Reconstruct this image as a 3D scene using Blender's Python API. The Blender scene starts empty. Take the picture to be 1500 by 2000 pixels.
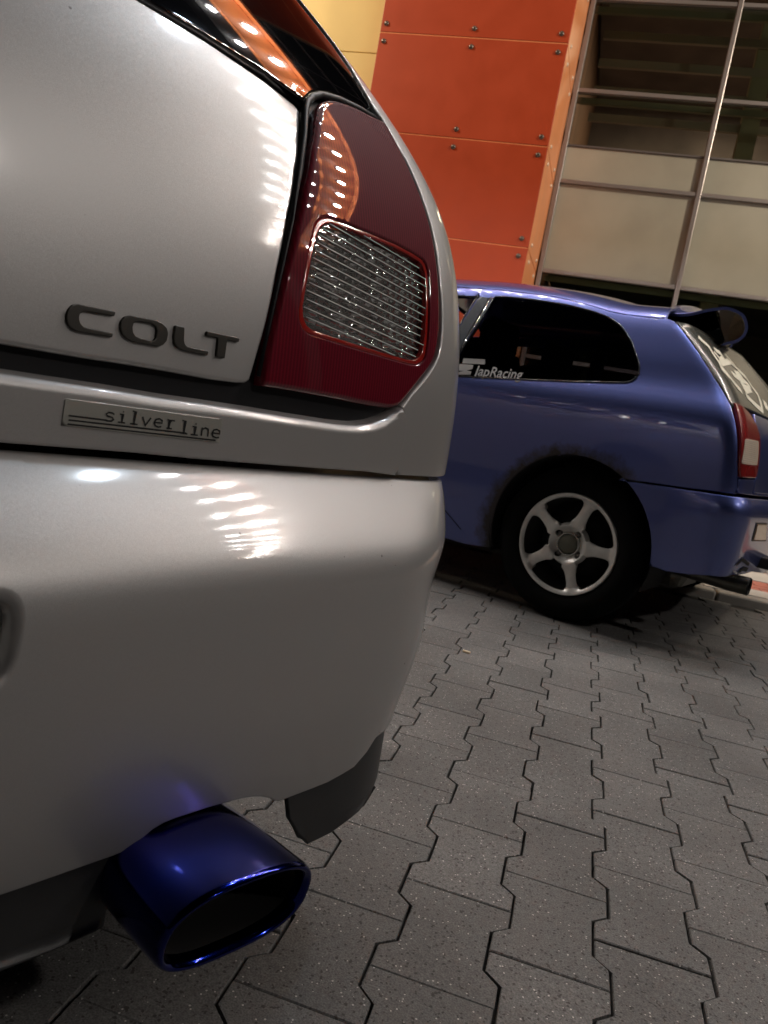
import bpy, bmesh, math, random
import numpy as np
from mathutils import Matrix, Vector
from mathutils.geometry import delaunay_2d_cdt
R_ = math.radians
random.seed(7); rng = np.random.default_rng(7)
scene = bpy.context.scene
COL = scene.collection
# ------------------------------------------------------------------ camera
YAW, PIT, ROL, FPX, H = .2376, .1322, .1784, 1519., .6756
cy, sy = math.cos(YAW), math.sin(YAW)
Fv = np.array([-sy*math.cos(PIT), cy*math.cos(PIT), -math.sin(PIT)])
R0 = np.array([cy, sy, 0.]); U0 = np.cross(R0, Fv)
Rv = R0*math.cos(ROL)+U0*math.sin(ROL); Uv = -R0*math.sin(ROL)+U0*math.cos(ROL)
C = np.array([0, 0, H])
cd = bpy.data.cameras.new('camera'); cam = bpy.data.objects.new('camera', cd); COL.objects.link(cam)
m = Matrix.Identity(4)
for i in range(3):
    m[i][0], m[i][1], m[i][2], m[i][3] = Rv[i], Uv[i], -Fv[i], C[i]
cam.matrix_world = m
cd.sensor_fit = 'VERTICAL'; cd.sensor_height = 36; cd.lens = FPX/2000*36
cd.clip_start = .02; cd.clip_end = 600
cd.dof.use_dof = True; cd.dof.focus_distance = 1.0; cd.dof.aperture_fstop = 14
scene.camera = cam
# ------------------------------------------------------------------ night sky, exposure
w = bpy.data.worlds.new('World'); scene.world = w; w.use_nodes = True
nt = w.node_tree; bgn = nt.nodes['Background']
sk = nt.nodes.new('ShaderNodeTexSky'); sk.sky_type = 'NISHITA'; sk.sun_disc = False
sk.sun_elevation = R_(-4); sk.sun_rotation = R_(200)
nt.links.new(sk.outputs[0], bgn.inputs[0]); bgn.inputs[1].default_value = .05
scene.view_settings.view_transform = 'Standard'; scene.view_settings.look = 'None'
scene.view_settings.exposure = 0; scene.view_settings.gamma = 1
scene.cycles.use_denoising = True
scene.cycles.sample_clamp_indirect = 4; scene.cycles.max_bounces = 8
LED_POWER, FLOOD_E, COOL_POWER, FILL_POWER = 480., .72, 330., 440.

# ------------------------------------------------------------------ helpers
def ray(x, y): return Fv+Rv*(x-750)/FPX+Uv*(1000-y)/FPX
def proj(P):
    Q = np.asarray(P, float)-C; d = Q@Fv
    return np.stack([750+FPX*(Q@Rv)/d, 1000-FPX*(Q@Uv)/d], -1)
def on_plane(x, y, p0, n):
    d = ray(x, y); return C+d*(np.dot(np.asarray(p0, float)-C, n)/np.dot(d, n))
def spline(xk, yk):
    xk = np.array(xk, float); yk = np.array(yk, float)
    if xk[0] > xk[-1]: xk, yk = xk[::-1], yk[::-1]
    n = len(xk); h = np.diff(xk); A = np.zeros((n, n)); b = np.zeros(n); A[0, 0] = A[-1, -1] = 1
    for i in range(1, n-1):
        A[i, i-1] = h[i-1]; A[i, i] = 2*(h[i-1]+h[i]); A[i, i+1] = h[i]
        b[i] = 6*((yk[i+1]-yk[i])/h[i]-(yk[i]-yk[i-1])/h[i-1])
    mm = np.linalg.solve(A, b)
    e0 = (yk[1]-yk[0])/h[0]-h[0]*mm[1]/6; e1 = (yk[-1]-yk[-2])/h[-1]+h[-1]*mm[-2]/6
    def g(x):
        x = np.asarray(x, float); i = np.clip(np.searchsorted(xk, x)-1, 0, n-2)
        xx = np.clip(x, xk[0], xk[-1]); d = xx-xk[i]; H_ = h[i]
        c1 = (yk[i+1]-yk[i])/H_-H_*(2*mm[i]+mm[i+1])/6
        r = yk[i]+c1*d+mm[i]/2*d**2+(mm[i+1]-mm[i])/(6*H_)*d**3
        return r+np.where(x < xk[0], (x-xk[0])*e0, 0)+np.where(x > xk[-1], (x-xk[-1])*e1, 0)
    return g
def sst(x):
    x = np.clip(x, 0, 1); return x*x*(3-2*x)
def plan(v0, a0, sc, rc, k0, k1, s0=-1.2, s1=3.6, ang=90, kneg=None, kend=9):
    s = np.arange(s0, s1, .0005); dA = R_(ang)-k0*sc; wd = dA*rc; u = (s-sc)/wd
    bump = np.where((u > 0) & (u < 1), 30*(u*(1-u))**2, 0)*dA/wd
    k = np.where(s < sc, k0, 0)+bump+np.where((s > sc+wd) & (s < kend), k1, 0)
    if kneg is not None: k = np.where(s < 0, kneg, k)
    ph = np.cumsum(k)*.0005; ph -= np.interp(0, s, ph)
    a = np.cumsum(np.cos(ph))*.0005; v = -np.cumsum(np.sin(ph))*.0005
    a -= np.interp(0, s, a)-a0; v -= np.interp(0, s, v)-v0
    return s, a, v
def inv(P, x, y, g):
    s, z = g; t = np.array([x, y], float); e = 1e-4
    for _ in range(14):
        q = proj(P(np.array([s, s+e, s]), np.array([z, z, z+e])))
        J = np.stack([(q[1]-q[0])/e, (q[2]-q[0])/e], -1)
        d = np.linalg.lstsq(J, t-q[0], rcond=1e-3)[0]; d = np.clip(d, -.08, .08)
        s += d[0]; z += d[1]
        if abs(d).max() < 1e-6: break
    return s, z
def px(P, pts, g):
    out = []
    for p in pts:
        if len(p) == 2 or p[2] == 'p':
            g = inv(P, p[0], p[1], g); out.append(g)
        else: out.append((p[0], p[1])); g = (p[0], p[1])
    return out

MATS = {}
def mat(name, base=(.5, .5, .5), rough=.5, metal=0., coat=0., coat_r=.03, emit=None, es=0., trans=0., spec=.5, bump=None, var=None, flake=0, alpha=None, ior=None):
    if name in MATS: return MATS[name]
    mt = bpy.data.materials.new(name); mt.use_nodes = True; N = mt.node_tree.nodes; L = mt.node_tree.links
    b = N['Principled BSDF']
    b.inputs['Base Color'].default_value = (*base, 1); b.inputs['Roughness'].default_value = rough; b.inputs['Metallic'].default_value = metal
    b.inputs['Coat Weight'].default_value = coat; b.inputs['Coat Roughness'].default_value = coat_r
    b.inputs['Specular IOR Level'].default_value = spec; b.inputs['Transmission Weight'].default_value = trans
    if ior: b.inputs['IOR'].default_value = ior
    if emit: b.inputs['Emission Color'].default_value = (*emit, 1); b.inputs['Emission Strength'].default_value = es
    tc = N.new('ShaderNodeTexCoord')
    if var:   # (scale, amount) colour unevenness + roughness
        nz = N.new('ShaderNodeTexNoise'); nz.inputs['Scale'].default_value = var[0]; nz.inputs['Detail'].default_value = 6
        L.new(tc.outputs['Object'], nz.inputs['Vector'])
        mr = N.new('ShaderNodeMapRange'); mr.inputs[3].default_value = 1-var[1]; mr.inputs[4].default_value = 1+var[1]
        mr.inputs[1].default_value = .3; mr.inputs[2].default_value = .7
        L.new(nz.outputs[0], mr.inputs[0])
        mx = N.new('ShaderNodeMix'); mx.data_type = 'RGBA'; mx.blend_type = 'MULTIPLY'; mx.inputs[0].default_value = 1
        mx.inputs[6].default_value = (*base, 1); L.new(mr.outputs[0], mx.inputs[7]); L.new(mx.outputs[2], b.inputs['Base Color'])
        m2 = N.new('ShaderNodeMapRange'); m2.inputs[3].default_value = rough*.85; m2.inputs[4].default_value = min(1, rough*1.2)
        L.new(nz.outputs[0], m2.inputs[0]); L.new(m2.outputs[0], b.inputs['Roughness'])
    if bump:  # (scale, strength, distance)
        nz = N.new('ShaderNodeTexNoise'); nz.inputs['Scale'].default_value = bump[0]; nz.inputs['Detail'].default_value = 4
        L.new(tc.outputs['Object'], nz.inputs['Vector'])
        bp = N.new('ShaderNodeBump'); bp.inputs['Strength'].default_value = bump[1]; bp.inputs['Distance'].default_value = bump[2]
        L.new(nz.outputs[0], bp.inputs['Height']); L.new(bp.outputs[0], b.inputs['Normal'])
    if flake:
        vo = N.new('ShaderNodeTexVoronoi'); vo.inputs['Scale'].default_value = 2600; L.new(tc.outputs['Object'], vo.inputs['Vector'])
        sb = N.new('ShaderNodeVectorMath'); sb.operation = 'SUBTRACT'; sb.inputs[1].default_value = (.5, .5, .5); L.new(vo.outputs['Color'], sb.inputs[0])
        sc = N.new('ShaderNodeVectorMath'); sc.operation = 'SCALE'; sc.inputs['Scale'].default_value = flake; L.new(sb.outputs[0], sc.inputs[0])
        ge = N.new('ShaderNodeNewGeometry'); ad = N.new('ShaderNodeVectorMath'); L.new(ge.outputs['Normal'], ad.inputs[0]); L.new(sc.outputs[0], ad.inputs[1])
        nm = N.new('ShaderNodeVectorMath'); nm.operation = 'NORMALIZE'; L.new(ad.outputs[0], nm.inputs[0]); L.new(nm.outputs[0], b.inputs['Normal'])
        op = N.new('ShaderNodeTexNoise'); op.inputs['Scale'].default_value = 260; op.inputs['Detail'].default_value = 1; L.new(tc.outputs['Object'], op.inputs['Vector'])
        ob = N.new('ShaderNodeBump'); ob.inputs['Strength'].default_value = .06; ob.inputs['Distance'].default_value = .0003; L.new(op.outputs[0], ob.inputs['Height']); L.new(ob.outputs[0], b.inputs['Coat Normal'])
        vs = N.new('ShaderNodeTexVoronoi'); vs.inputs['Scale'].default_value = 55; L.new(tc.outputs['Object'], vs.inputs['Vector'])
        sp = N.new('ShaderNodeSeparateColor'); L.new(vs.outputs['Color'], sp.inputs[0])
        mm_ = N.new('ShaderNodeMath'); mm_.operation = 'MULTIPLY'; mm_.inputs[1].default_value = .085; L.new(sp.outputs[0], mm_.inputs[0])
        lt_ = N.new('ShaderNodeMath'); lt_.operation = 'LESS_THAN'; L.new(vs.outputs['Distance'], lt_.inputs[0]); L.new(mm_.outputs[0], lt_.inputs[1])
        g2 = N.new('ShaderNodeMath'); g2.operation = 'GREATER_THAN'; g2.inputs[1].default_value = .90; L.new(sp.outputs[1], g2.inputs[0])
        m3 = N.new('ShaderNodeMath'); m3.operation = 'MULTIPLY'; L.new(lt_.outputs[0], m3.inputs[0]); L.new(g2.outputs[0], m3.inputs[1])
        m5 = N.new('ShaderNodeMath'); m5.operation = 'MULTIPLY'; m5.inputs[1].default_value = .6; L.new(m3.outputs[0], m5.inputs[0])
        cm = N.new('ShaderNodeMix'); cm.data_type = 'RGBA'; cm.inputs[6].default_value = (*base, 1); cm.inputs[7].default_value = (.05, .04, .035, 1); L.new(m5.outputs[0], cm.inputs[0]); L.new(cm.outputs[2], b.inputs['Base Color'])
        # dust film: broad, faint roughness and tint change
        nz = N.new('ShaderNodeTexNoise'); nz.inputs['Scale'].default_value = 9; nz.inputs['Detail'].default_value = 7; L.new(tc.outputs['Object'], nz.inputs['Vector'])
        mr = N.new('ShaderNodeMapRange'); mr.inputs[1].default_value = .35; mr.inputs[2].default_value = .7; mr.inputs[3].default_value = coat_r; mr.inputs[4].default_value = coat_r*2.2
        L.new(nz.outputs[0], mr.inputs[0]); L.new(mr.outputs[0], b.inputs['Coat Roughness'])
    MATS[name] = mt; return mt

def link(o, parent=None):
    COL.objects.link(o)
    if parent is not None: o.parent = parent
    return o
def wloc(o):
    v = np.zeros(3)
    while o is not None: v += np.array(o.location); o = o.parent
    return v
def obj(name, verts, faces, mt, parent=None, smooth=False, normals=None, mats=None, midx=None, kind=None, loc=None):
    me = bpy.data.meshes.new(name); V = np.asarray(verts, float)
    org = wloc(parent) if parent is not None else np.zeros(3)
    if loc is None: loc = (0, 0, 0) if parent is not None else (0, 0, 0)
    V = V-org-np.asarray(loc)
    me.from_pydata(V.tolist(), [], [tuple(int(i) for i in f) for f in faces])
    for k in (mats or [mt]): me.materials.append(k)
    if midx is not None: me.polygons.foreach_set('material_index', np.asarray(midx, dtype=np.int32))
    if smooth: me.polygons.foreach_set('use_smooth', np.ones(len(me.polygons), dtype=bool))
    me.update()
    if normals is not None:
        me.normals_split_custom_set_from_vertices([tuple(n) for n in normals])
    o = bpy.data.objects.new(name, me); o.location = loc
    if kind: o['kind'] = kind
    return link(o, parent)
def thing(name, label, cat, loc=(0, 0, 0), group=None, kind=None):
    o = bpy.data.objects.new(name, None); o.location = loc; o.empty_display_size = .1; COL.objects.link(o)
    if label: o['label'] = label
    if cat: o['category'] = cat
    if group: o['group'] = group
    if kind: o['kind'] = kind
    return o
def box(c, h, ax=None):
    """8 verts/6 faces of a box centre c, half sizes h, axes rows ax"""
    ax = np.eye(3) if ax is None else np.asarray(ax, float)
    V = [np.asarray(c, float)+ax[0]*h[0]*a+ax[1]*h[1]*b+ax[2]*h[2]*d for a in (-1, 1) for b in (-1, 1) for d in (-1, 1)]
    F = [(0, 1, 3, 2), (4, 6, 7, 5), (0, 4, 5, 1), (2, 3, 7, 6), (0, 2, 6, 4), (1, 5, 7, 3)]
    return V, F
class MB:
    def __init__(s): s.V = []; s.F = []
    def add(s, V, F):
        n = len(s.V); s.V += [np.asarray(v, float) for v in V]; s.F += [tuple(i+n for i in f) for f in F]; return s
    def box(s, c, h, ax=None): return s.add(*box(c, h, ax))
    def build(s, name, mt, parent=None, bevel=0, **k):
        o = obj(name, s.V, s.F, mt, parent, **k)
        if bevel:
            b = o.modifiers.new('bevel', 'BEVEL'); b.width = bevel; b.segments = 2; b.limit_method = 'ANGLE'
        return o
def bbox(name, c, h, mt, parent=None, bevel=.004, ax=None, kind=None): return MB().box(c, h, ax).build(name, mt, parent, bevel, kind=kind)
def loft(rings, closed=True, caps=False):
    n = len(rings[0]); V = [p for r in rings for p in r]; F = []
    for i in range(len(rings)-1):
        for j in range(n if closed else n-1):
            k = (j+1) % n; F.append((i*n+j, i*n+k, (i+1)*n+k, (i+1)*n+j))
    if caps: F.append(tuple(range(n))[::-1]); F.append(tuple((len(rings)-1)*n+j for j in range(n)))
    return V, F
def lathe(c, axis, ref, prof, n=48):
    """prof: (radius, along axis)"""
    axis = np.asarray(axis, float); ref = np.asarray(ref, float); b2 = np.cross(axis, ref)
    rings = [[np.asarray(c)+axis*h+r*(ref*math.cos(t)+b2*math.sin(t)) for t in np.linspace(0, 2*np.pi, n, endpoint=False)] for r, h in prof]
    return loft(rings)
def tube(pts, r, n=10, flat=1.):
    pts = [np.asarray(p, float) for p in pts]; rings = []
    for i, p in enumerate(pts):
        d = pts[min(i+1, len(pts)-1)]-pts[max(i-1, 0)]; d /= np.linalg.norm(d)
        up = np.array([0, 0, 1.]) if abs(d[2]) < .9 else np.array([1., 0, 0]); a = np.cross(d, up); a /= np.linalg.norm(a); b = np.cross(a, d)
        rr = r[i] if hasattr(r, '__len__') else r
        rings.append([p+rr*(a*math.cos(t)+b*flat*math.sin(t)) for t in np.linspace(0, 2*np.pi, n, endpoint=False)])
    return loft(rings, caps=True)

def surf_n(P, s, z, e=1.5e-3):
    n = np.cross(P(s+e, z)-P(s-e, z), P(s, z+e)-P(s, z-e)); return n/np.linalg.norm(n, axis=-1)[..., None]
def inside(poly, x, y):
    c = np.zeros(x.shape, bool); n = len(poly); j = n-1
    for i in range(n):
        xi, yi = poly[i]; xj, yj = poly[j]
        if yi != yj: c ^= ((yi > y) != (yj > y)) & (x < (xj-xi)*(y-yi)/(yj-yi)+xi)
        j = i
    return c
def smooth_poly(pts, r=None, n=5):
    """round the corners of a closed polygon: pts with optional 3rd = corner radius"""
    out = []; N = len(pts)
    for i in range(N):
        p = np.array(pts[i][:2], float); rr = pts[i][2] if len(pts[i]) > 2 else (r or 0)
        if rr <= 0: out.append(tuple(p)); continue
        a = np.array(pts[i-1][:2], float)-p; b = np.array(pts[(i+1) % N][:2], float)-p; la, lb = np.linalg.norm(a), np.linalg.norm(b)
        t = min(rr, la*.45, lb*.45); A = p+a/la*t; B = p+b/lb*t
        for k in range(n+1):
            u = k/n; out.append(tuple((1-u)**2*A+2*u*(1-u)*p+u*u*B))
    return out
def panel(name, P, poly, mt, parent, step=.012, off=0., r=.003, depth=.012, holes=(), rad=None, mirror=None, skirt=True, kind=None, hole_r=None, ne=1.5e-3):
    loops = [np.array([p[:2] for p in l], float) for l in [poly]+list(holes)]
    def area(l): return .5*np.sum(l[:, 0]*np.roll(l[:, 1], -1)-np.roll(l[:, 0], -1)*l[:, 1])
    if area(loops[0]) < 0:
        loops[0] = loops[0][::-1]; rad = rad[::-1] if rad is not None else None
    for i in range(1, len(loops)):
        if area(loops[i]) > 0: loops[i] = loops[i][::-1]
    bp, be, br, bt = [], [], [], []
    for li, l in enumerate(loops):
        n0 = len(bp); n = len(l)
        for i in range(n):
            a, b = l[i], l[(i+1) % n]; L = np.linalg.norm(b-a)
            if L < 1e-7: continue
            k = max(1, int(math.ceil(L/step)))
            ra = r if (rad is None or li) else rad[i]; rb = r if (rad is None or li) else rad[(i+1) % n]
            if li and hole_r: ra = rb = hole_r
            for j in range(k): bp.append(a+(b-a)*j/k); br.append(ra+(rb-ra)*j/k)
        n1 = len(bp)
        for i in range(n0, n1): be.append((i, i+1 if i+1 < n1 else n0))
    bp = np.array(bp); br = np.array(br); be = np.array(be); E0 = bp[be[:, 0]]; E1 = bp[be[:, 1]]
    def dist(q):
        D = np.full(len(q), 9.); I = np.zeros(len(q), int); T = np.zeros(len(q))
        d = E1-E0; L2 = (d**2).sum(1)
        for c0 in range(0, len(q), 2000):
            qq = q[c0:c0+2000]; t = np.clip(((qq[:, None]-E0)*d).sum(2)/L2, 0, 1); f = E0+t[..., None]*d
            ds = np.linalg.norm(qq[:, None]-f, axis=2); k = ds.argmin(1); ar = np.arange(len(qq))
            D[c0:c0+2000] = ds[ar, k]; I[c0:c0+2000] = k; T[c0:c0+2000] = t[ar, k]
        return D, I, T
    pts = []
    dv = E1-E0; nn = np.stack([-dv[:, 1], dv[:, 0]], 1); nn /= np.linalg.norm(nn, axis=1)[:, None]
    vn = np.zeros_like(bp); np.add.at(vn, be[:, 0], nn); np.add.at(vn, be[:, 1], nn); vn /= np.maximum(np.linalg.norm(vn, axis=1)[:, None], 1e-6)
    for f in (.12, .35, .65, 1.0):
        q = bp+vn*(br*f)[:, None]; D, I, T = dist(q); ok = D > br*f*.9; pts.append(q[ok])
    lo, hi = bp.min(0), bp.max(0); gx = np.arange(lo[0]+step*.5, hi[0], step); gz = np.arange(lo[1]+step*.5, hi[1], step)
    G = np.stack(np.meshgrid(gx, gz), -1).reshape(-1, 2)
    G = G[inside(loops[0], G[:, 0], G[:, 1])]
    for l in loops[1:]: G = G[~inside(l, G[:, 0], G[:, 1])]
    if len(G):
        D, I, T = dist(G); rr = br[be[I, 0]]; G = G[D > np.maximum(rr*1.0+step*.35, step*.4)]
    pts.append(G); Q = np.concatenate([bp]+pts)
    res = delaunay_2d_cdt([Vector(p) for p in Q], [tuple(map(int, e)) for e in be], [], 1 if len(loops) == 1 else 0, 1e-7)
    V2 = np.array([tuple(v) for v in res[0]]); T3 = np.array([tuple(f) for f in res[2] if len(f) == 3])
    cen = V2[T3].mean(1); ok = inside(loops[0], cen[:, 0], cen[:, 1])
    for l in loops[1:]: ok &= ~inside(l, cen[:, 0], cen[:, 1])
    T3 = T3[ok]
    ar2 = np.cross(V2[T3[:, 1]]-V2[T3[:, 0]], V2[T3[:, 2]]-V2[T3[:, 0]]); fl = ar2 < 0; T3[fl] = T3[fl][:, ::-1]
    T3 = T3[abs(ar2) > 1e-12]
    D, I, T = dist(V2); rr = br[be[I, 0]]; near = E0[I]+T[:, None]*(E1[I]-E0[I])
    s, z = V2[:, 0], V2[:, 1]; n = surf_n(P, s, z, ne); B = P(s, z)
    u = np.clip(1-D/np.maximum(rr, 1e-6), 0, 1)
    o_ = off-rr*(1-np.sqrt(np.maximum(1-u*u, 0)))
    # outward tangent
    dirv = near-V2; edn = -nn[I]; small = D < 1e-5; dirv[small] = edn[small]; dirv /= np.maximum(np.linalg.norm(dirv, axis=1)[:, None], 1e-9)
    e = 1e-3; tv = P(s+dirv[:, 0]*e, z+dirv[:, 1]*e)-P(s-dirv[:, 0]*e, z-dirv[:, 1]*e); tv -= (tv*n).sum(1)[:, None]*n
    tv /= np.maximum(np.linalg.norm(tv, axis=1)[:, None], 1e-9)
    sn = u*.97; N3 = n*np.sqrt(1-sn*sn)[:, None]+tv*sn[:, None]
    V = B+n*o_[:, None]; F = [tuple(t) for t in T3]
    if skirt:
        cnt = {}
        for t in T3:
            for a, b in ((t[0], t[1]), (t[1], t[2]), (t[2], t[0])):
                cnt[(a, b)] = 1
        bd = [(a, b) for (a, b) in cnt if (b, a) not in cnt]
        ids = sorted({i for e_ in bd for i in e_}); mp = {i: len(V)+k for k, i in enumerate(ids)}
        ids = np.array(ids); V = np.concatenate([V, V[ids]-n[ids]*depth]); N3 = np.concatenate([N3, tv[ids]])
        for a, b in bd: F.append((b, a, mp[a], mp[b]))
    if mirror is not None:
        p0, mn = mirror; V = V-2*((V-p0)@mn)[:, None]*mn; N3 = N3-2*(N3@mn)[:, None]*mn; F = [f[::-1] for f in F]
    return obj(name, V, F, mt, parent, smooth=True, normals=N3, kind=kind)
def ribbon(paths, wd):
    """polylines -> list of quads in 2D with mitred joints; returns verts2d, faces"""
    V = []; F = []
    for pth in paths:
        p = [np.array(q, float) for q in pth]; n = len(p); b = len(V)
        for i in range(n):
            d = p[min(i+1, n-1)]-p[max(i-1, 0)]; d /= max(np.linalg.norm(d), 1e-9); nn = np.array([-d[1], d[0]])
            if 0 < i < n-1:
                d1 = p[i]-p[i-1]; d1 /= np.linalg.norm(d1); c = max(.5, abs(d@d1))
            else: c = 1
            V += [p[i]+nn*wd/2/c, p[i]-nn*wd/2/c]
        for i in range(n-1): F.append((b+2*i, b+2*i+1, b+2*i+3, b+2*i+2))
    return V, F
def decal(name, P, V2, F, mt, parent, off, thick=.0004):
    """flat shapes laid on surface P; V2 in (s,z)"""
    V2 = np.array(V2); n = surf_n(P, V2[:, 0], V2[:, 1]); V = P(V2[:, 0], V2[:, 1])+n*off
    ar = lambda f: np.cross(V2[f[1]]-V2[f[0]], V2[f[2]]-V2[f[0]])
    F = [f if ar(f) > 0 else f[::-1] for f in F]
    return obj(name, V, F, mt, parent, smooth=True, normals=n)
def text2d(txt, shear=0., bold=0.):
    cu = bpy.data.curves.new('t', 'FONT'); cu.body = txt; cu.size = 1; cu.shear = shear; cu.offset = bold; cu.resolution_u = 3
    o = bpy.data.objects.new('t', cu); COL.objects.link(o); dg = bpy.context.evaluated_depsgraph_get(); me = o.evaluated_get(dg).to_mesh()
    V = [(v.co.x, v.co.y) for v in me.vertices]; F = [tuple(p.vertices) for p in me.polygons]
    o.evaluated_get(dg).to_mesh_clear(); bpy.data.objects.remove(o); bpy.data.curves.remove(cu)
    return np.array(V), F

def thin_glass(name, tint, rough=.01, f0=1.45):
    mt = bpy.data.materials.new(name); mt.use_nodes = True; N = mt.node_tree.nodes; L = mt.node_tree.links; N.clear()
    o = N.new('ShaderNodeOutputMaterial'); mx = N.new('ShaderNodeMixShader'); t = N.new('ShaderNodeBsdfTransparent'); g = N.new('ShaderNodeBsdfGlossy'); f = N.new('ShaderNodeFresnel')
    t.inputs[0].default_value = (*tint, 1); g.inputs['Roughness'].default_value = rough; f.inputs[0].default_value = f0
    L.new(f.outputs[0], mx.inputs[0]); L.new(t.outputs[0], mx.inputs[1]); L.new(g.outputs[0], mx.inputs[2]); L.new(mx.outputs[0], o.inputs[0]); return mt
# ------------------------------------------------------------------ materials
silver = mat('silver_paint', (.45, .437, .430), .46, .62, 1, .065, flake=.11)
bluep = mat('blue_paint', (.098, .125, .345), .38, .85, 1, .03, flake=.05)
black_pl = mat('black_plastic', (.020, .020, .021), .42, bump=(900, .25, .0004), var=(14, .25))
black_gl = mat('black_gloss', (.004, .004, .005), .04, coat=1, coat_r=.01)
rubber = mat('rubber', (.0035, .0035, .0035), .9, spec=.15)
void = mat('dark_inside', (.006, .006, .006), .9)
badge_m = mat('badge_metal', (.07, .065, .058), .38, .6, bump=(2500, .2, .0002))
print_m = mat('badge_print', (.012, .012, .013), .4)

# ================================================================== GROUND
def ground():
    g = thing('pavement', None, None, kind='structure')
    sand = mat('joint_sand', (.010, .009, .008), .95, bump=(300, .6, .003))
    obj('joint_bed', [(-40, -30, -.016), (40, -30, -.016), (40, 4.36, -.016), (-40, 4.36, -.016)], [(0, 1, 2, 3)], sand, g)
    # paver: interlocking double-T stone
    mt = bpy.data.materials.new('concrete_paver'); mt.use_nodes = True; N = mt.node_tree.nodes; L = mt.node_tree.links; b = N['Principled BSDF']
    b.inputs['Roughness'].default_value = .8
    ge = N.new('ShaderNodeNewGeometry'); oi = N.new('ShaderNodeObjectInfo')
    n1 = N.new('ShaderNodeTexNoise'); n1.inputs['Scale'].default_value = 420; n1.inputs['Detail'].default_value = 3; L.new(ge.outputs['Position'], n1.inputs['Vector'])
    n2 = N.new('ShaderNodeTexNoise'); n2.inputs['Scale'].default_value = 3.2; n2.inputs['Detail'].default_value = 8; L.new(ge.outputs['Position'], n2.inputs['Vector'])
    vo = N.new('ShaderNodeTexVoronoi'); vo.inputs['Scale'].default_value = 330; L.new(ge.outputs['Position'], vo.inputs['Vector'])
    n4 = N.new('ShaderNodeTexNoise'); n4.inputs['Scale'].default_value = 90; n4.inputs['Detail'].default_value = 5; L.new(ge.outputs['Position'], n4.inputs['Vector'])
    cr = N.new('ShaderNodeValToRGB'); L.new(n1.outputs[0], cr.inputs[0])
    cr.color_ramp.elements[0].position = .34; cr.color_ramp.elements[0].color = (.080, .078, .076, 1)
    cr.color_ramp.elements[1].position = .68; cr.color_ramp.elements[1].color = (.165, .161, .156, 1)
    # pale grit: only some voronoi cells
    sep = N.new('ShaderNodeSeparateColor'); L.new(vo.outputs['Color'], sep.inputs[0])
    gt = N.new('ShaderNodeMath'); gt.operation = 'GREATER_THAN'; gt.inputs[1].default_value = .972; L.new(sep.outputs[0], gt.inputs[0])
    ds = N.new('ShaderNodeMath'); ds.operation = 'LESS_THAN'; ds.inputs[1].default_value = .42; L.new(vo.outputs['Distance'], ds.inputs[0])
    ml = N.new('ShaderNodeMath'); ml.operation = 'MULTIPLY'; L.new(gt.outputs[0], ml.inputs[0]); L.new(ds.outputs[0], ml.inputs[1])
    mx = N.new('ShaderNodeMix'); mx.data_type = 'RGBA'; L.new(ml.outputs[0], mx.inputs[0]); L.new(cr.outputs[0], mx.inputs[6]); mx.inputs[7].default_value = (.48, .46, .43, 1)
    # dark grit
    lt = N.new('ShaderNodeMath'); lt.operation = 'LESS_THAN'; lt.inputs[1].default_value = .05; L.new(sep.outputs[1], lt.inputs[0])
    mxd = N.new('ShaderNodeMix'); mxd.data_type = 'RGBA'; L.new(lt.outputs[0], mxd.inputs[0]); L.new(mx.outputs[2], mxd.inputs[6]); mxd.inputs[7].default_value = (.05, .045, .042, 1)
    # broad stains and per-stone tone
    mr = N.new('ShaderNodeMapRange'); mr.inputs[1].default_value = .3; mr.inputs[2].default_value = .7; mr.inputs[3].default_value = .72; mr.inputs[4].default_value = 1.16; L.new(n2.outputs[0], mr.inputs[0])
    m4 = N.new('ShaderNodeMapRange'); m4.inputs[1].default_value = .3; m4.inputs[2].default_value = .7; m4.inputs[3].default_value = .86; m4.inputs[4].default_value = 1.12; L.new(n4.outputs[0], m4.inputs[0])
    mo = N.new('ShaderNodeMapRange'); mo.inputs[3].default_value = .88; mo.inputs[4].default_value = 1.1; L.new(oi.outputs['Random'], mo.inputs[0])
    k = N.new('ShaderNodeMath'); k.operation = 'MULTIPLY'; L.new(mr.outputs[0], k.inputs[0]); L.new(mo.outputs[0], k.inputs[1])
    k2 = N.new('ShaderNodeMath'); k2.operation = 'MULTIPLY'; L.new(k.outputs[0], k2.inputs[0]); L.new(m4.outputs[0], k2.inputs[1])
    mm = N.new('ShaderNodeMix'); mm.data_type = 'RGBA'; mm.blend_type = 'MULTIPLY'; mm.inputs[0].default_value = 1; L.new(mxd.outputs[2], mm.inputs[6]); L.new(k2.outputs[0], mm.inputs[7])
    L.new(mm.outputs[2], b.inputs['Base Color'])
    bp = N.new('ShaderNodeBump'); bp.inputs['Strength'].default_value = .35; bp.inputs['Distance'].default_value = .0014; L.new(n1.outputs[0], bp.inputs['Height']); L.new(bp.outputs[0], b.inputs['Normal'])
    W, LL, PX = .1602, .2, .1380; sh = W-PX
    def outline(ins):
        a = W/2-.0019; q = W/2-sh-.0019; e = LL/2-ins
        # wide ends (half length .04 each), waist of .08 in the middle, 20 mm splays
        return [(-a, -e), (a, -e), (a, -.06), (q, -.04), (q, .04), (a, .06), (a, e), (-a, e), (-a, .06), (-q, .04), (-q, -.04), (-a, -.06)]
    meshes = []
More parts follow.
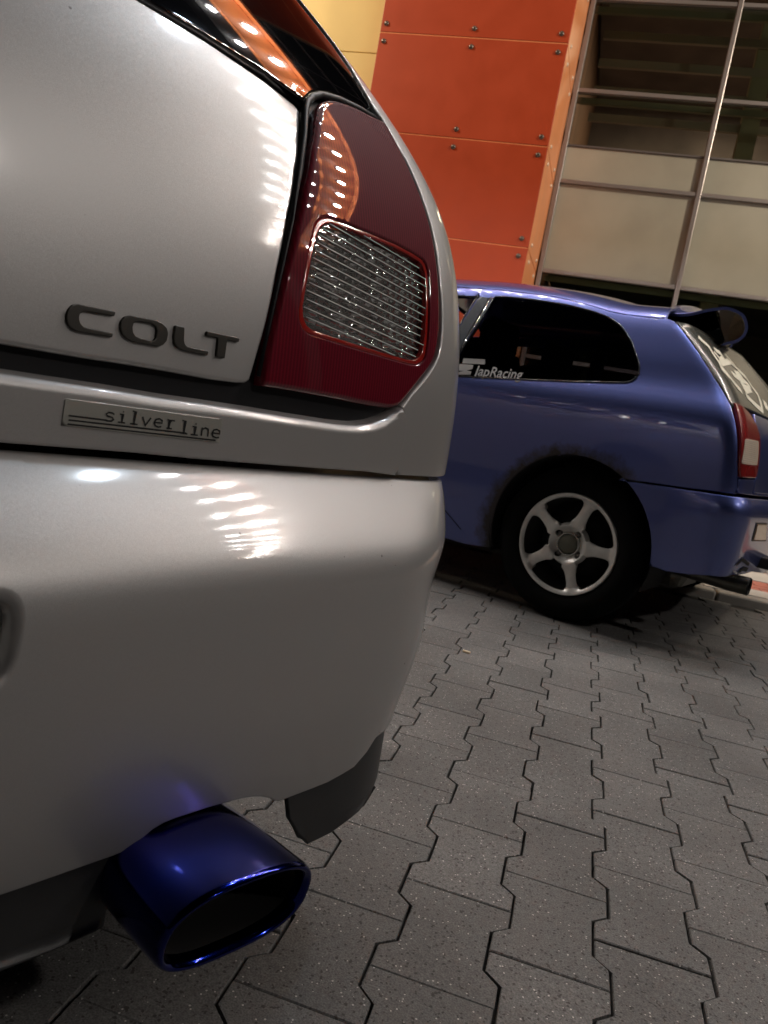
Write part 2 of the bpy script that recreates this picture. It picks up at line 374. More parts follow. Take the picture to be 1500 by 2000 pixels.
    for v in range(6):
        j = .0006+.00022*v
        o1 = [(x+random.uniform(-.0004, .0004), y+random.uniform(-.0004, .0004)) for x, y in outline(j)]; o2 = [(x*(1-.0016/.08), y*(1-.0016/.1)) for x, y in o1]
        rings = [[(x, y, -.03) for x, y in o1], [(x, y, -.0016) for x, y in o1], [(x, y, 0) for x, y in o2]]
        V, F = loft(rings); n = 12; F.append(tuple(2*n+i for i in range(n)))
        me = bpy.data.meshes.new('paver'); me.from_pydata(V, [], F); me.materials.append(mt); me.update(); meshes.append(me)
    x0, y0 = .2266, 1.3758; cells = []
    for ci in range(-60, 62):
        for ri in range(-26, 16):
            X = x0+ci*PX; Y = y0+(ri+(.5 if ci % 2 else 0))*LL
            if Y > 4.26 or Y < -3.4: continue
            Q = np.array([X, Y, 0])-C; d = Q@Fv
            vis = False
            if d > .2:
                p = proj(np.array([X, Y, 0])); vis = -120 < p[0] < 1620 and -50 < p[1] < 2120
            # hidden behind the near car?
            cells.append((not vis, Q@Q, X, Y))
    cells.sort(); rest = MB()
    rot = lambda: random.uniform(-.0035, .0035)
    near = 0
    for k_, (nv, d2, X, Y) in enumerate(cells):
        zz = random.uniform(-.0011, .0008); jx, jy = random.gauss(0, .00022), random.gauss(0, .0008)
        if near < 295 and not nv:
            o = bpy.data.objects.new('paver', random.choice(meshes)); o.location = (X+jx, Y+jy, zz); o.rotation_euler = (rot(), rot(), rot()*1.5)
            link(o, g); near += 1
        else:
            me = meshes[k_ % 6]; rest.add([(v.co.x+X+jx, v.co.y+Y+jy, v.co.z+zz) for v in me.vertices], [tuple(p.vertices) for p in me.polygons])
    rest.build('far_pavers', mt, g, kind='stuff')
    # far side: kerb stones, pale footway, red band
    kerb = mat('kerb_concrete', (.30, .28, .25), .8, var=(6, .15), bump=(200, .4, .002))
    pale = mat('pale_slab', (.36, .335, .30), .8, var=(5, .12), bump=(160, .3, .002))
    red = mat('red_paver', (.30, .10, .07), .8, var=(8, .2), bump=(160, .3, .002))
    kb = thing('kerb', None, None, kind='structure')
    for i in range(-9, 12):
        bbox('kerb_stone', (i*1.0+.3, 4.42, -.07), (.496, .058, .105), kerb, kb, .01)
    fw = thing('footway', None, None, kind='structure')
    obj('footway_bed', [(-40, 4.485, -.01), (40, 4.485, -.01), (40, 30, -.01), (-40, 30, -.01)], [(0, 1, 2, 3)], sand, fw)
    n = 0
    for j, (ya, yb, mm_) in enumerate([(4.49, 4.74, pale), (5.16, 5.66, pale), (5.66, 6.16, pale), (6.16, 6.66, pale), (6.66, 7.16, pale), (7.16, 7.66, pale), (7.66, 8.3, pale), (8.3, 9, pale), (9, 9.97, pale)]):
        for i in range(-14, 16):
            xa = i*.5+(.25 if j % 2 else 0)
            bbox('paving_slab', (xa, (ya+yb)/2, .01), (.2475, (yb-ya)/2-.0025, .025), mm_, fw, 0)
    rb = MB()
    for j in range(4):
        for i in range(-34, 40):
            xa = i*.2+(.1 if j % 2 else 0); rb.box((xa, 4.795+j*.104, .008+random.uniform(-.001, .001)), (.0975, .0495, .025))
    rb.build('red_bricks', red, fw, kind='stuff')
    # litter: a cigarette butt on the stones
    p = on_plane(911, 1273, (0, 0, .004), (0, 0, 1)); V, F = tube([p-np.array([.011, -.002, 0]), p+np.array([.011, -.002, 0])], .0038, 10)
    o = obj('cigarette_butt', V, F, mat('butt', (.75, .6, .42), .8), smooth=True); o['label'] = 'small pale cigarette butt lying on the grey pavers'; o['category'] = 'cigarette butt'
ground()

# ================================================================== BUILDING (facade plane Y = 10, glazing set back to Y = 11.5)
def building():
    YO, YG = 10., 11.5; XL, XR = -3.585, -1.213
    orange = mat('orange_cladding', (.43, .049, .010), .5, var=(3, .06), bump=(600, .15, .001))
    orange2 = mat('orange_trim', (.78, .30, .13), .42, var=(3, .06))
    yellow = mat('yellow_cladding', (.88, .66, .27), .5, var=(2, .04))
    screw = mat('screw_head', (.16, .13, .12), .4, .8); screw2 = mat('pale_screw', (.7, .55, .45), .4)
    alu = mat('aluminium_frame', (.36, .33, .34), .35, .6); olive = mat('inner_rail', (.30, .28, .18), .6)
    wall = mat('concrete_core', (.12, .11, .1), .9)
    joint = mat('core_orange', (.30, .05, .012), .7)  # dull orange of the wall cores behind the panel joints
    b = thing('orange_wall', 'projecting wall block clad in large screwed orange panels beside the yellow wall', 'wall', (-2.4, YO, 0))
    MB().box(((XL+XR)/2, YO+.79, 7), ((XR-XL)/2-.03, .74, 7)).build('wall_core', joint, b)
    zs = [.52+1.195*i for i in range(-1, 12)]
    # seam heights from the photograph: 1.7, 2.9, 4.1, 5.3
    zs = [.52, 1.715, 2.905, 4.115, 5.305, 6.5, 7.7, 8.9, 10.1, 11.3, 12.5, 13.9]; zs = [0.02]+zs
    def dome(c, n, r, name, mt, par):
        n = np.asarray(n, float); a = np.cross(n, (0, 0, 1)); rings = []
        for t in (0, 30, 60): rings.append([np.asarray(c)+r*(math.cos(R_(t))*(a*math.cos(u)+np.array([0, 0, 1])*math.sin(u)))+n*r*.7*math.sin(R_(t)) for u in np.linspace(0, 2*np.pi, 8, endpoint=False)])
        V, F = loft(rings); F.append(tuple(range(16, 24))); return obj(name, V, F, mt, par, smooth=True)
    for i in range(len(zs)-1):
        z0, z1 = zs[i]+.006, zs[i+1]-.006
        p = bbox('cladding_panel', ((XL+XR)/2, YO+.02, (z0+z1)/2), ((XR-XL)/2, .02, (z1-z0)/2), orange, b, .006)
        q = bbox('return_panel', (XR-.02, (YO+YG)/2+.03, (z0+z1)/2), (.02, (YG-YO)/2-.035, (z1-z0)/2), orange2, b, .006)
        if 1 < z0 < 7:
            for xx in (XL+.07, (XL+XR)/2+.02, XR-.10):
                for zz in (z0+.10, z1-.10): dome((xx, YO-.001, zz), (0, -1, 0), .033, 'screw', screw, p)
            for yy in (YO+.3, YG-.35):
                for zz in (z0+.10, z1-.10): dome((XR+.001, yy, zz), (1, 0, 0), .028, 'screw', screw2, q)
        if i: bbox('joint_strip', ((XL+XR)/2, YO+.010, zs[i]), ((XR-XL)/2-.01, .004, .012), orange2, b, 0)
    y = thing('yellow_wall', 'bright yellow clad wall left of the orange wall block', 'wall', (-7, YO+.3, 0))
    MB().box((-8.6, YO+.85, 7), (4.98, .5, 7)).build('wall_core', joint, y)
    yz = [.02, 1.25, 2.6, 3.95, 5.18, 6.5, 7.9, 9.3, 10.7, 12.1, 13.9]
    for i in range(len(yz)-1):
        for k in range(4):
            xb = XL-.01-k*2.5; bbox('cladding_panel', (xb-1.25, YO+.33, (yz[i]+yz[i+1])/2), (1.246, .02, (yz[i+1]-yz[i])/2-.005), yellow, y, .005)
    # ---- glazed wall
    g = thing('glazed_wall', 'glazed curtain wall with grey mullions and frosted lower panes right of orange wall', 'glass wall', (4, YG, 0))
    mul = [-1.16]; X1 = on_plane(1447, 0, (0, YG, 0), (0, 1, 0))[0]; X1b = on_plane(1319, 587, (0, YG, 0), (0, 1, 0))[0]; xm = (X1+X1b)/2
    step = xm-(-1.16); xsv = [-1.16+step*i for i in range(0, 9)]
    zt = []
    for pa, pb in (((1158.7, 2.7), (1444, 10.7)), ((1121, 176), (1398.7, 201.6)), ((1081, 354.7), (1361, 381)), ((1049, 529), (1318.7, 561))):
        zt.append((on_plane(*pa, (0, YG, 0), (0, 1, 0))[2]+on_plane(*pb, (0, YG, 0), (0, 1, 0))[2])/2)
    d = (zt[0]-zt[3])/3; zrow = [.06, zt[3]-d, zt[3], zt[2], zt[1], zt[0]]+[zt[0]+d*i for i in range(1, 7)]
    fz = (on_plane(1102.7, 285, (0, YG, 0), (0, 1, 0))[2]+on_plane(1372, 306.7, (0, YG, 0), (0, 1, 0))[2])/2
    glass = thin_glass('window_glass', (.72, .76, .70))
    frost = mat('frosted_pane', (.37, .36, .315), .38, var=(.7, .22), coat=.6, coat_r=.25)
    for x in xsv: bbox('mullion', (x, YG-.02, 7), (.032, .06, 7), alu, g, .008)
    for i, z in enumerate(zrow):
        for k in range(len(xsv)-1):
            bbox('transom', ((xsv[k]+xsv[k+1])/2, YG-.015, z), (step/2-.034, .05, .026), alu, g, .006)
            if i > 1: bbox('transom', ((xsv[k]+xsv[k+1])/2, YG+.12, z-.07), (step/2-.034, .03, .04), olive, g, .004)
    for i in range(len(zrow)-1):
        for k in range(len(xsv)-1):
            xa, xb = xsv[k]+.033, xsv[k+1]-.033; za, zb = zrow[i]+.027, zrow[i+1]-.027
            fr = zrow[i] in (zt[3], )
            if zrow[i] == zt[3]:
                bbox('pane', ((xa+xb)/2, YG, (za+zb)/2), ((xb-xa)/2, .008, (zb-za)/2), frost, g, 0)
            elif zrow[i] == zt[2]:
                bbox('pane', ((xa+xb)/2, YG, (za+fz)/2), ((xb-xa)/2, .008, (fz-za)/2-.002), frost, g, 0)
                bbox('pane', ((xa+xb)/2, YG, (fz+zb)/2), ((xb-xa)/2, .008, (zb-fz)/2-.002), glass, g, 0)
                bbox('sill_bar', ((xa+xb)/2, YG-.012, fz), ((xb-xa)/2, .02, .012), mat('dark_bar', (.10, .09, .095), .5), g, 0)
            else:
                bbox('pane', ((xa+xb)/2, YG, (za+zb)/2), ((xb-xa)/2, .008, (zb-za)/2), glass, g, 0)
    # rooms behind the glass
    inn = mat('room_wall', (.16, .12, .11), .9, var=(1.5, .3)); beam = mat('room_beam', (.42, .35, .28), .8); colm = mat('room_column', (.40, .36, .24), .8)
    r = thing('room_interior', 'dim room with ceiling beams and pale columns seen through the glazed wall', 'room', (4, YG+3, 0))
    MB().box((4.5, YG+5.2, 7), (6.2, .1, 7)).build('back_wall', inn, r); MB().box((-1.3, YG+2.6, 7), (.05, 2.5, 7)).build('side_wall', mat('room_side', (.20, .10, .06), .8), r)
    for zf in (3.3, 7.4, 11.2): MB().box((4.5, YG+2.65, zf-.0), (5.7, 2.4, .06)).build('floor_slab', inn, r)
    for k in range(7):
        zz = 6.85-k*.36+.0; MB().box((4.4, YG+.7+k*.05, zz), (5.4, .03, .055)).build('ceiling_beam', beam, r) if k < 5 else None
    for xx in (xm-.62+1.15, xm+3.9, xm+8.0): MB().box((xx, YG+.9, 7), (.12, .12, 7)).build('column', colm, r)
    MB().box((4.4, YG+.45, 5.55), (5.4, .015, .012)).build('handrail', colm, r)
    for k, (xx, zz) in enumerate(((1.5, 7.2), (5.5, 7.2))):
        ld = bpy.data.lights.new('added_room_light', 'AREA'); ld.energy = 170; ld.size = .5; ld.color = (1, .8, .62); lo = bpy.data.objects.new('added_room_light', ld); link(lo, r); lo.location = (xx-4, -.2, zz)  # added lights without fixtures, brighten the dim rooms
    for k in range(5):
        MB().box((-.2+k*2.4, YG+1.8, 1.5), (.03, .03, 1.6), np.array([[1, 0, .35], [0, 1, 0], [-.35, 0, 1]])).build('brace', mat('dark_steel', (.06, .055, .055), .5), r)
    MB().box((4.4, YG+2.4, 2.32), (5.4, .02, .02)).build('handrail', mat('dark_steel'), r)
    MB().box((4.4, YG+2.1, 1.2), (5.4, .02, .02)).build('handrail', mat('dark_steel'), r)
building()

# ================================================================== OVERHEAD LIGHTING BEAM (above the frame, seen in the paint) and added lamps
def led_mat(name, col, s):
    return mat(name, (.8, .8, .8), .4, emit=col, es=s)
def lighting():
    ora = mat('orange_beam', (.80, .24, .07), .5); dk = mat('dark_soffit', (.02, .02, .022), .6)
    b = thing('lighting_beam', 'orange overhead beam with two rows of round downlights above the cars', 'lighting beam', (3, 3.8, 5.1))
    MB().box((-.1, 3.79, 5.36), (8.4, .20, .26)).build('beam', ora, b); MB().box((-.1, 3.455, 5.30), (8.4, .125, .14)).build('soffit', dk, b); MB().box((-.1, 4.02, 5.30), (8.4, .02, .29)).build('added_fascia', ora, b)  # last box: unseen lip added to keep the LEDs out of the glazing
    for x in (-8.6, 8.4): MB().box((x, 3.7, 2.8), (.12, .12, 2.79)).build('post', dk, b)
    lw = led_mat('led_warm', (1., .93, .86), LED_POWER); lc = led_mat('led_white', (1., .97, .95), LED_POWER*.7)
    ringm = mat('lamp_ring', (.5, .5, .5), .3, .9)
    n = 29
    lws = [lw, led_mat('led_warm_dim', (1., .92, .84), LED_POWER*.72), led_mat('led_warm_bright', (1., .94, .88), LED_POWER*1.2)]
    def disc(c, r, mt, par):
        V = [np.array(c)+np.array([r*math.cos(t), r*math.sin(t), 0]) for t in np.linspace(0, 2*np.pi, 12, endpoint=False)]
        return obj('lamp_lens', V, [tuple(range(12))[::-1]], mt, par)
    for i in range(n):
        x = -7.4+i*.503+.05
        for (y, m_, r, zb) in ((3.82, lw, .049, 5.1), (3.487, lc, .034, 5.16)):
            if y < 3.6 and x > 5.2: continue
            if y > 3.6: m_ = lws[(i*7+i//3) % 3]
            V, F = lathe((x, y, zb), (0, 0, -1), (1, 0, 0), [(r, -.0), (r, .012), (r+.014, .012), (r+.016, -.0)], 12)
            dl = obj('downlight', V, F, ringm, b)
            V, F = lathe((x, y, zb-.014), (0, 0, -1), (1, 0, 0), [(r*math.cos(t), r*.85*math.sin(t)) for t in (0, .55, 1.05, 1.5)], 10); F.append(tuple(range(30, 40)))
            obj('lamp_lens', V, F, m_, dl)
    # single cold floodlight on a bracket
    f = thing('cold_floodlight', 'single cold white floodlight hung from a bracket beside the lighting beam', 'floodlight', (.48, 2.84, 5.1))
    bbox('housing', (.48, 2.84, 5.17), (.13, .10, .05), dk, f, .01); bbox('shield', (.48, 2.96, 5.08), (.14, .006, .06), dk, f, 0); bbox('bracket', (.48, 3.10, 5.22), (.015, .23, .01), dk, f, 0)  # plate behind the lens added to keep it out of the glazing
    V = [(.48+a*.08, 2.84+c*.065, 5.112) for a, c in ((-1, -1), (-1, 1), (1, 1), (1, -1))]
    obj('lamp_lens', V, [(0, 1, 2, 3)], led_mat('led_cold', (.72, .86, 1.), COOL_POWER), f)
    # added lamp, out of view: soft fill for the silver car's rear
    st = thing('fill_lamp', 'added fill lamp with a pole and round white globe standing right of the parking bays', 'fill lamp', (8.6, -1.1, 0))
    V, F = tube([(8.6, -1.1, 0), (8.6, -1.1, 1.2), (8.6, -1.1, 6.7)], [.07, .05, .035], 12); obj('pole', V, F, mat('pole_grey', (.15, .15, .15), .4, .6), st, smooth=True)
    V, F = lathe((8.6, -1.1, 6.9), (0, 0, 1), (1, 0, 0), [(max(.19*math.cos(t), .0005), .19*math.sin(t)) for t in np.linspace(-1.5, 1.56, 9)], 18); obj('globe', V, F, led_mat('globe_light', (1., .93, .87), FILL_POWER), st, smooth=True)
    # added floods, standing in for the unseen lighting of the facade
    for k, (xx, yy, zz, p, tx) in enumerate(((-9.5, 6.5, 9.2, 4600, -5.5), (-1.8, 7.6, 10.5, 260, -2.4), (7.0, 6.3, 8.4, 4200, .2))):
        f = thing('added_floodlight', ['left added floodlight aimed at the yellow wall', 'middle added floodlight aimed at the orange wall', 'right added floodlight aimed at the glazed wall'][k], 'floodlight', (xx, yy, zz), 'added floodlights')
        dv = np.array([tx-xx, 10-yy, 3.5-zz]); dv /= np.linalg.norm(dv); a = np.cross(dv, (0, 0, 1)); a /= np.linalg.norm(a); u = np.cross(a, dv)
        bbox('housing', (0, 0, 0)+np.array([xx, yy, zz])-dv*.06, (.16, .11, .05), dk, f, .01, ax=np.array([a, u, dv]))
        ld = bpy.data.lights.new('flood_lamp', 'SPOT'); ld.energy = p*FLOOD_E; ld.color = (1., .80, .56) if k < 2 else (1., .84, .62); ld.spot_size = R_(100); ld.spot_blend = 1; ld.shadow_soft_size = .45
        lo = bpy.data.objects.new('flood_lamp', ld); link(lo, f)
        M = Matrix(((a[0], u[0], -dv[0], 0), (a[1], u[1], -dv[1], 0), (a[2], u[2], -dv[2], 0), (0, 0, 0, 1))); lo.matrix_local = M
        bbox('bracket', np.array([xx, yy+.0, zz+.2]), (.012, .012, .2), dk, f, 0)
lighting()
# ================================================================== SILVER CAR (rear right corner close to the camera)
TH = R_(30.); LC = np.array([math.cos(TH), -math.sin(TH), 0.]); AC = np.array([math.sin(TH), math.cos(TH), 0.]); ZC = np.array([0, 0, 1.])
_s, _a, _v = plan(-.6124, 0., .7153, .1498, .145, .05, s1=3.9, kend=1.6)
ZK = [.60, .70, .82, .94, 1.04, 1.15, 1.30]
_lean = spline(ZK, np.concatenate([[0], np.cumsum([0.0041, 0.0182, 0.0433, 0.0669, 0.102, 0.1503])]))
_tum = spline(ZK, np.concatenate([[0], np.cumsum([0.0009, 0.009, 0.0263, 0.0497, 0.0581, 0.0853])]))
_out = spline([.6, .598, .58, .555, .525, .47, .42, .36, .31, .27, .22][1:], [0., .0244, .0535, .0810, .0948, .0950, .0940, .0895, .0805, .0630])
_tb = spline([.598, .5, .4, .3, .2], [0., .1142, .1261, .1400, .1000])
def _pl(s):
    sg = np.where(s < 0, -1., 1.); u = abs(s); return sg, np.interp(u, _s, _a), np.interp(u, _s, _v), u
def CS(s, z):
    s = np.asarray(s, float); z = np.asarray(z, float); sg, a, v, u = _pl(s)
    zz = np.maximum(z, .5)
    a = sg*(a-_tum(zz)*sst(u/.6)); v = v-_lean(zz)
    return a[..., None]*AC+v[..., None]*LC+z[..., None]*ZC
def CT(s, z):      # tailgate skin: curls in a little towards its edge
    d = np.maximum(np.abs(np.asarray(s, float))-.30, 0); n = surf_n(CS, s, z); return CS(s, z)-n*(.10*d*d)[..., None]
def CB(s, z):
    s = np.asarray(s, float); z = np.asarray(z, float); sg, a, v, u = _pl(s); e = .001
    ta = np.interp(u+e, _s, _a)-np.interp(u-e, _s, _a); tv = np.interp(u+e, _s, _v)-np.interp(u-e, _s, _v); l = np.hypot(ta, tv)
    o = _out(z)*(1-sst((u-1.0)/.5)*.8); a = sg*(a+o*(-tv/l)-_tb(z)*sst(u/.6)*(1-sst((u-.95)/.5)*.85)); v = v+o*(ta/l)
    return a[..., None]*AC+v[..., None]*LC+z[..., None]*ZC
def colt():
    cen = -.04*AC-1.2*LC
    car = thing('parked_car', 'silver hatchback with oval blue exhaust tip filling the left of the picture', 'car', (float(cen[0]), float(cen[1]), 0))
    Z3 = lambda x, y: (450+x*.35, 150+y*.35)          # zoom crop coordinates
    S2 = lambda pts: [(450+x*.35, 150+y*.35, 'p') for x, y in pts]
    # ---------------- tailgate
    hb = px(CS, [(90, 687), (172, 701), (254, 713), (336, 727), (418, 742), (465, 748)], (.25, .67))
    he = px(CS, [(481, 748), (489, 743), (494, 728), (507, 684), (520, 640), (544, 528), (565, 423), (581, 332), (593, 265), (596.5, 222), (595.5, 207)], (.44, .68))
    zt = he[-1][1]; hbz = hb[0][1]
    top = px(CS, [(520, 152), (400, 77), (270, 2)], (.5, .98))
    top = [(s, z) for s, z in top]; zl = top[-1][1]
    right = [(.0, hbz)]+hb+he+top+[(0., zl+.004)]
    left = [(-s, z) for s, z in (hb+he+top)][::-1]
    poly = [(0., hbz)]+hb+he+top+[(0., zl+.004)]+left
    tg = panel('tailgate', CT, poly, silver, car, step=.014, off=.002, r=.004, depth=.02)
    # ---------------- rear window (glass laps over the black border, up to the roof)
    gr = px(CS, [(729, 228), (716, 204), (696, 168), (679, 138), (657, 106), (638, 80), (600, 32)], (.745, 1.01))
    gr = [(min(s, .80), z) for s, z in gr]
    base_l = [(he[-1][0]+.004, he[-1][1]+.004)]
    gb = px(CS, [(606, 187), (622, 181), (640, 183), (664, 191), (700, 208)], (.58, .99))
    gg = gb+gr+[(gr[-1][0]-.004, 1.22), (gr[-1][0]-.012, 1.30), (.62, 1.335), (.3, 1.35)]
    half = [(s, z) for s, z in gg]
    poly = [(.0, zl+.008)]+[(s, z+.0035) for s, z in top[::-1]]+[(he[-1][0]+.001, he[-1][1]+.004)]+half+[(0, 1.352)]
    mir = [(-s, z) for s, z in poly[1:-1]][::-1]
    rw = panel('rear_window', CS, poly+mir, black_gl, car, step=.014, off=.003, r=.003, depth=.02)
    # heater/wiper: rubber seal ridge above the lamp
    seal = mat('rubber_seal', (.010, .010, .012), .5, spec=.3, bump=(700, .2, .0003))
    # black under-skin: shows in the wide joints round the lamp and glass
    panel('seal_skin', CS, [(-.80, .60), (.80, .60), (.83, 1.0), (.80, 1.36), (-.80, 1.36), (-.83, 1.0)], seal, car, step=.02, off=-.009, r=.001, depth=.01)
    for sg in (1, -1):
        pts = px(CS, [(506, 735), (526, 640), (550, 530), (571, 425), (587, 332), (594, 262), (597, 215), (601, 199), (612, 188), (628, 184), (664, 194), (700, 211), (737, 233)], (.46, .69))
        P3 = [CS(np.array(sg*s), np.array(z))+surf_n(CS, np.array(sg*s), np.array(z))*-.001 for s, z in pts]
        V, F = tube(P3, [.002, .0022, .0025, .003, .0035]+[.0042]*(len(P3)-5), 8); obj('lamp_seal', V, F, seal, car, smooth=True)
    # ---------------- tail lamps
    lens_red = bpy.data.materials.new('red_lens'); lens_red.use_nodes = True; N = lens_red.node_tree.nodes; L = lens_red.node_tree.links; b = N['Principled BSDF']
    b.inputs['Roughness'].default_value = .5; b.inputs['Specular IOR Level'].default_value = .05; b.inputs['Coat Weight'].default_value = 1; b.inputs['Coat Roughness'].default_value = .012; b.inputs['Coat IOR'].default_value = 1.55
    tc = N.new('ShaderNodeTexCoord'); sx = N.new('ShaderNodeSeparateXYZ'); 
    wv = N.new('ShaderNodeTexWave'); wv.wave_type = 'BANDS'; wv.bands_direction = 'DIAGONAL'; wv.inputs['Scale'].default_value = 130; wv.inputs['Distortion'].default_value = 0
    mp = N.new('ShaderNodeMapping'); mp.inputs['Scale'].default_value = (.5, 1, 0); L.new(tc.outputs['Object'], mp.inputs[0]); L.new(mp.outputs[0], wv.inputs['Vector'])
    cr = N.new('ShaderNodeValToRGB'); cr.color_ramp.elements[0].color = (.105, .004, .011, 1); cr.color_ramp.elements[1].color = (.165, .006, .018, 1); L.new(wv.outputs[0], cr.inputs[0]); L.new(cr.outputs[0], b.inputs['Base Color'])
    lens_glow = mat('red_lens_edge', (.34, .014, .010), .12, coat=1, coat_r=.02)
    lens_dark = mat('red_lens_side', (.055, .001, .004), .1, coat=1, coat_r=.02)
    chrome = mat('lamp_reflector', (.95, .94, .92), .08, .9)
    clear = thin_glass('clear_lens', (.93, .93, .93), .015)
    lp = [(475, 180), (486, 158), (503, 146), (530, 139), (560, 141), (600, 152), (640, 165), (690, 187), (740, 213), (790, 237), (826, 254), (845, 262), (900, 362), (950, 460), (1000, 570), (1040, 665), (1080, 780), (1105, 870), (1121, 950), (1137, 1060), (1146, 1150), (1151, 1250), (1151, 1350), (1147, 1440), (1138, 1510), (1125, 1560), (1106, 1605), (1080, 1645), (1040, 1695), (985, 1765), (940, 1820), (915, 1840), (885, 1848), (850, 1848), (700, 1822), (600, 1800), (480, 1778), (380, 1759), (260, 1740), (162, 1724), (163, 1690), (190, 1540), (220, 1400), (290, 1100), (350, 850), (400, 620), (440, 400), (462, 250)]
    lpz = px(CS, S2(lp), (.59, .97))
    # clear window corners in the lamp
    cw = [(462, 870), (480, 838), (505, 818), (540, 815), (600, 835), (700, 872), (800, 910), (900, 952), (1000, 1005), (1045, 1035), (1062, 1060), (1075, 1100), (1082, 1200), (1080, 1330), (1074, 1450), (1062, 1540), (1045, 1572), (1015, 1588), (970, 1585), (880, 1560), (750, 1520), (600, 1473), (500, 1440), (430, 1418), (398, 1390), (382, 1350), (378, 1290), (395, 1180), (430, 1000)]
    cwz = px(CS, S2(cw), (.6, .86))
    cc = np.array(cwz).mean(0)
    gw = [tuple(cc+(np.array(p)-cc)*np.array([1+.0035/max(abs(p[0]-cc[0]), .02), 1+.0035/max(abs(p[1]-cc[1]), .02)])) for p in cwz]
    for sg in (1, -1):
        mr_ = None if sg == 1 else (np.zeros(3), AC)
        lab = 'right red tail lamp with clear ribbed window' if sg == 1 else None
        tl = panel('tail_lamp', CS, lpz, lens_red, car, step=.006, off=.006, r=.006, depth=.02, holes=[gw], mirror=mr_, hole_r=.0022)
        panel('lens_frame', CS, gw, lens_glow, tl, step=.005, off=.0045, r=.002, depth=.004, holes=[[tuple(cc+(np.array(p)-cc)*.972) for p in cwz]], mirror=mr_)
        # faceted reflector: ribs across with rows of little bowls
        s0, s1 = min(p[0] for p in cwz), max(p[0] for p in cwz); z0, z1 = min(p[1] for p in cwz), max(p[1] for p in cwz)
        pit = (z1-z0)/14.2
        def RF(s, z):
            B = CS(s, z); n = surf_n(CS, s, z)
            zz = z+.10*(s-s0)     # ribs run parallel to the lamp edge
            ph = (zz-z0)/pit*2*np.pi; q = (s-s0)/.0105*2*np.pi+np.floor((zz-z0)/pit)*1.9
            bowl = sst((s-s0-.035)/.05)
            ci = np.floor((s-s0)/.011); cj = np.floor((zz-z0)/pit); fs_ = (s-s0)/.011-ci-.5; fz_ = (zz-z0)/pit-cj-.5
            r1 = np.sin(ci*127.1+cj*311.7)*43758.5; r1 = r1-np.floor(r1); r2 = np.sin(ci*269.5+cj*183.3)*24634.6; r2 = r2-np.floor(r2)
            h = -.0085+.0022*np.abs(np.sin(ph/2))+.0022*bowl*np.sqrt(np.maximum(1-(fs_*1.7)**2, 0))+((r1-.5)*fs_*.011+(r2-.68)*fz_*pit)*(.45+.25*bowl)
            return B+n*h[..., None]
        inner = [tuple(cc+(np.array(p)-cc)*1.14) for p in cwz]
        panel('reflector', RF, inner, chrome, tl, step=.0015, off=0, r=.0005, depth=.002, mirror=mr_, ne=3e-4)
        # bulb behind the window: pale amber cap
        bc = cc+np.array([-.022, .020]); c3 = CS(np.array(bc[0]*1.), np.array(bc[1])); n3 = surf_n(CS, np.array(bc[0]), np.array(bc[1]))
        if sg == -1: c3 = c3-2*(c3@AC)*AC; n3 = n3-2*(n3@AC)*AC
        def RB(s, z):   # ribbed clear outer lens
            B = CS(s, z); n = surf_n(CS, s, z); zz = z+.10*(s-s0); ph = (zz-z0)/pit
            fr = ph-np.floor(ph); h = .0038+.0009*np.sqrt(np.maximum(1-(2*fr-1)**2, 0)); return B+n*h[..., None]
        panel('clear_lens', RB, [tuple(cc+(np.array(p)-cc)*.978) for p in cwz], clear, tl, step=.0018, off=0, r=.0005, depth=.0018, mirror=mr_)
        rib = MB(); rm = mat('lens_rib', (.8, .79, .76), .2, .1, coat=1)
        poly_in = [tuple(cc+(np.array(p)-cc)*.972) for p in cwz]
        k = 0
        for i in range(-6, 22):
            zz = z0+i*pit; line = [(s, zz-.10*(s-s0)) for s in np.linspace(s0, s1, 60)]
            ok = inside(poly_in, np.array([p[0] for p in line]), np.array([p[1] for p in line]))
            seg = [p for p, o_ in zip(line, ok) if o_]
            if len(seg) > 4:
                sa = np.array([p[0] for p in seg]); za = np.array([p[1] for p in seg]); P3 = CS(sa, za)+surf_n(CS, sa, za)*.0048
                if sg == -1: P3 = P3-2*(P3@AC)[:, None]*AC
                V, F = tube(P3[::3], .00055, 5); rib.add(V, F)
        rib.build('lens_ribs', rm, tl, smooth=True, kind='stuff')
    # ---------------- lower rear panel
    up = [(90, 738), (199, 754), (309, 773), (391, 784), (445, 792), (497, 800), (564, 811), (648, 824), (690, 827), (718, 823), (746, 813), (764, 801), (771.5, 793.5)]
    se = [(780, 812), (780, 837), (774, 870), (766, 903), (760, 925.5)]
    lo = [(700, 921), (600, 914), (480, 905), (360, 895), (240, 883), (120, 874), (5, 865)]
    U = px(CS, [(x, y+2) for x, y in up], (.27, .64)); SE = px(CS, [(x-1, y) for x, y in se], (.68, .66)); LO = px(CS, [(x, y-3) for x, y in lo], (.65, .6))
    right = [(0., U[0][1])]+U+SE+LO+[(0., LO[-1][1])]
    rad = [.010]*(1+len(U)-2)+[.004, .002]+[.0016]*len(SE)+[.003]*len(LO)+[.003]
    polyR = right+[(-s, z) for s, z in (U+SE+LO)][::-1]
    radR = rad+rad[1:-1][::-1]
    rp = panel('rear_panel', CS, polyR, silver, car, step=.010, off=.012, rad=radR, depth=.03)
    # shelf sloping in under the tailgate and lamp
    lb = [(s, z) for s, z in [(0, hbz)]+hb]+px(CS, [(506, 756), (583, 768), (660, 782), (715, 793), (751, 799), (768, 794)], (.46, .67))
    Uc = np.array([(0., U[0][1])]+U); Lc = np.array(lb)
    ss = np.linspace(0, min(Uc[:, 0].max(), Lc[:, 0].max())-.001, 120)
